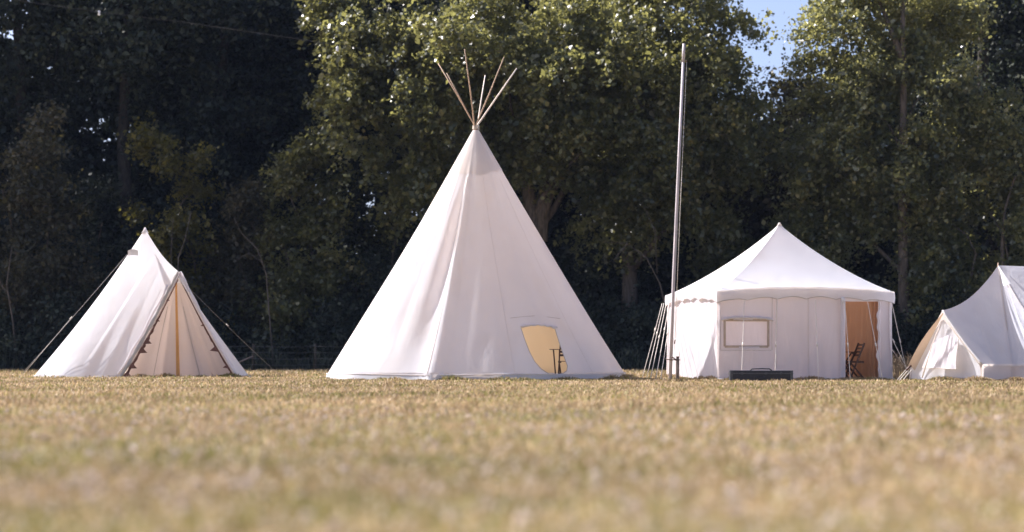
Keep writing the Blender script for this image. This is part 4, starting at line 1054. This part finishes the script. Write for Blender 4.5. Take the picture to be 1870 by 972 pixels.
# door panel (triangle) facing left-front
dT = P(1722, 585, 51.65); dL = G(1665, 52.35); dR = G(1793, 50.85); dML = P(1668, 660, 52.33)
def dpan(u, v):
    b = lerp(dL, dR, u)
    m = lerp(P(1667, 665, 52.3), P(1790, 668, 50.9), u)
    if v < .78: p = lerp(dT + Vector((lerp(-.03, .03, u), 0, 0)), m, v / .78)
    else: p = lerp(m, b, (v - .78) / .22)
    n = Vector((-.74, -.67, 0))
    return p + n * (.02 * math.sin(u * 19 + v * 3) * v + .03 * bump1(v, 1, .12))
grid('door_panel', dpan, 60, 40, M['canvas'], bell)
# loose flap hanging over the door with creases
def flapf(u, v):
    tl, tr, bl_, br = P(1706, 626, 51.8), P(1752, 618, 51.3), P(1692, 671, 51.95), P(1756, 674, 51.2)
    tl = lerp(tl, P(1722, 612, 51.65), min(1, u * 2) * (1 - abs(2 * u - 1)))
    p = lerp(lerp(tl, tr, u), lerp(bl_, br, u), v)
    n = Vector((-.74, -.67, 0))
    p.z += .05 * math.sin(math.pi * min(1, u * 1.3)) * (1 - v)
    return p + n * (.05 + .17 * v * sstep(0, .5, u + .3) + .022 * math.sin(u * 13 + v * 3) * v + .008 * math.sin(u * 31 - v * 6))
grid('window_flap', flapf, 50, 30, M['canvas_soft'], bell)
tube('flap_hem', [flapf(i / 10, 1.0) for i in range(11)] + [flapf(1.0, 1 - i / 8) for i in range(1, 9)], .010, M['canvas_cap'], bell, 5)
# porch side sheet, backlit orange on the left
M['porch_side'] = canvas('porch_side_canvas', (.62, .52, .42), (.68, .58, .47), (.62, .40, .24), .25, .2)
def pside(u, v):
    a = BF + Vector((-.0, -.02, -.06)); b0 = P(1658, 668, 52.2); b1 = P(1668, 677, 52.15)
    return lerp(a, lerp(b0, b1, u), v) + Vector((.03 * math.sin(u * 3) * v - .07 * math.sin(math.pi * v) * (1 - u) + .02 * u, -.03, 0))
grid('porch_side_sheet', pside, 10, 30, M['porch_side'], bell)
tube('porch_edge', [bl_pt(0.0, v) + Vector((0, -.01, 0)) for v in [i / 14 for i in range(15)]], .022, M['canvas'], bell, 6)
tube('door_zip_strip', [P(1718, 590, 51.4), P(1703, 628, 51.5), P(1684, 690, 51.6)], [.012, .014, .016], M['canvas_cap'], bell, 6)
tube('peak_spike', [BP1 + Vector((0, 0, -.05)), BP1 + Vector((0, 0, .07))], [.03, .012], M['wood'], bell, 6)
tube('roof_seam', [bl_pt(.062 + .008 * v, v) + Vector((0, -.008, .006)) for v in [i / 16 * .65 for i in range(17)]], .009, M['canvas_cap'], bell, 5)
tube('roof_seam', [bl_pt(.125 + .01 * v, v) + Vector((0, -.008, .006)) for v in [i / 16 * .9 for i in range(17)]], .009, M['canvas_cap'], bell, 5)
# vent cap and guy line on the front of the peak
vq = P(1840, 522, 52.4)
grid('vent_hood', lambda u, v: lerp(BP1, P(lerp(1832, 1846, u), 522 - 4 * u, 52.3), v) + Vector((0, -.08 * math.sin(math.pi * u) * v - .02, 0)), 8, 8, M['canvas'], bell)
rope(bell, P(1840, 521, 52.3), P(1900, 705, 49.6), .01, .010, .55)
rope(bell, P(1659, 670, 52.1), G(1636, 51.9), .0, .010)
rope(bell, P(1662, 672, 51.6), G(1640, 51.2), .0, .010)
rope(bell, P(1666, 674, 51.3), G(1646, 50.9), .0, .010)
tube('porch_block', [P(1655, 676, 51.35), P(1664, 668, 51.4)], .028, M['dark_wood'], bell, 6)

# ------------------------------------------------------------------ wire fence at the wood's edge
fence = thing('wire_fence', 'old wire fence with a wooden post between the left tent and the tipi', 'fence', G(462, 78.5))
FPX = [(250, 79.3), (462, 78.5), (575, 78.9), (700, 79.2)]
tops = []
for px, Y in FPX:
    b = G(px, Y); t_ = b + Vector((.02, 0, 1.0 + .03 * math.sin(px))); tops.append((b, t_))
    tube('fence_post', [b + Vector((0, 0, -.1)), t_], [.055, .045], M['bark_dark'], fence, 8)
for k in range(4):
    for (b0, t0), (b1, t1) in zip(tops, tops[1:]):
        h = .25 + k * .22
        tube('fence_wire', [lerp(b0, b1, i / 6) + Vector((0, -.06, h - .03 * math.sin(math.pi * i / 6))) for i in range(7)], .007, M['wire'], fence, 4)
tube('brace', [G(415, 78.6, .15), G(462, 78.45, .55)], .03, M['post_wood'], fence, 6)
# dry weeds between the marquee and the bell tent
def weeds(label, px, Y, n, h, w, seed):
    g = random.Random(seed); t = thing('dry_weed_clump', label, 'weeds', G(px, Y))
    bm = bmesh.new()
    for i in range(n):
        a = G(px, Y) + Vector((g.uniform(-w, w), g.uniform(-w, w), 0)); hh = h * g.uniform(.5, 1.1)
        b = a + Vector((g.uniform(-.3, .3) * hh, g.uniform(-.2, .2) * hh, hh)); m = lerp(a, b, .5) + Vector((g.uniform(-.04, .04), 0, .03))
        add_tube(bm, [a, m, b], [.006, .005, .003], 4, False)
        for k in range(3):
            s = lerp(m, b, g.random()); e = s + Vector((g.uniform(-.13, .13), g.uniform(-.1, .1), g.uniform(.03, .14)))
            add_tube(bm, [s, e], [.003, .006], 3, False)
    bmob('stalk_cluster', bm, M['dry_stalk'], t, False)
weeds('clump of dry brown weeds between the marquee and the bell tent', 1648, 56.0, 60, .62, .32, 3)
weeds('thin tuft of dry stalks behind the right side of the marquee', 1636, 58.5, 40, .55, .3, 4)

# overhead cable crossing the dark trees top left
cb = tube('overhead_cable', [P(-60, -12, 84), P(180, 22, 83), P(330, 40, 82.6), P(480, 62, 82.2), P(640, 86, 81.8), P(760, 104, 84)], .009, M['cable'], None, 5)
tag(cb, 'thin cable slung across the dark trees at the top left', 'cable')
for (px, py, Y, lab) in ((181, 24, 82.9, 'small white insulator on the cable near the top left corner'), (616, 90, 81.8, 'small white insulator on the cable beside the maple')):
    t = thing('knob', lab, 'knob', P(px, py, Y), group='white knobs on the overhead cable')  # small glossy white shapes set on the cable
    c = P(px, py, Y); mt = simple('glossy_white', (.75, .75, .78), (.8, .8, .82), 5, .2)
    tube('knob_body', [c + Vector((0, 0, .10)), c + Vector((0, 0, .05)), c, c + Vector((0, 0, -.05)), c + Vector((0, 0, -.10))], [.03, .06, .035, .065, .03], mt, t, 10)
    tube('hook', [c + Vector((0, 0, .1)), c + Vector((.02, 0, .14)), c + Vector((0, 0, .17))], .01, M['iron'], t, 5)

# ------------------------------------------------------------------ thin summer air
bm = bmesh.new()
vs = [bm.verts.new((x, y, z)) for x in (-905, 905) for y in (-205, 1505) for z in (-1.0, 36.0)]
for f in ((0, 1, 3, 2), (4, 6, 7, 5), (0, 4, 5, 1), (2, 3, 7, 6), (0, 2, 6, 4), (1, 5, 7, 3)): bm.faces.new([vs[i] for i in f])
hm, ht, hout = new_mat('haze_air')
hv = ht.nodes.new('ShaderNodeVolumePrincipled'); hv.inputs['Density'].default_value = 0.00008; hv.inputs['Color'].default_value = (0.5, 0.62, 1.0, 1)
ht.links.new(hv.outputs[0], hout.inputs['Volume'])
hz = bmob('haze', bm, hm, None, False); hz['kind'] = 'stuff'; hz['label'] = 'faint bluish summer haze in the air over the field'; hz['category'] = 'haze'
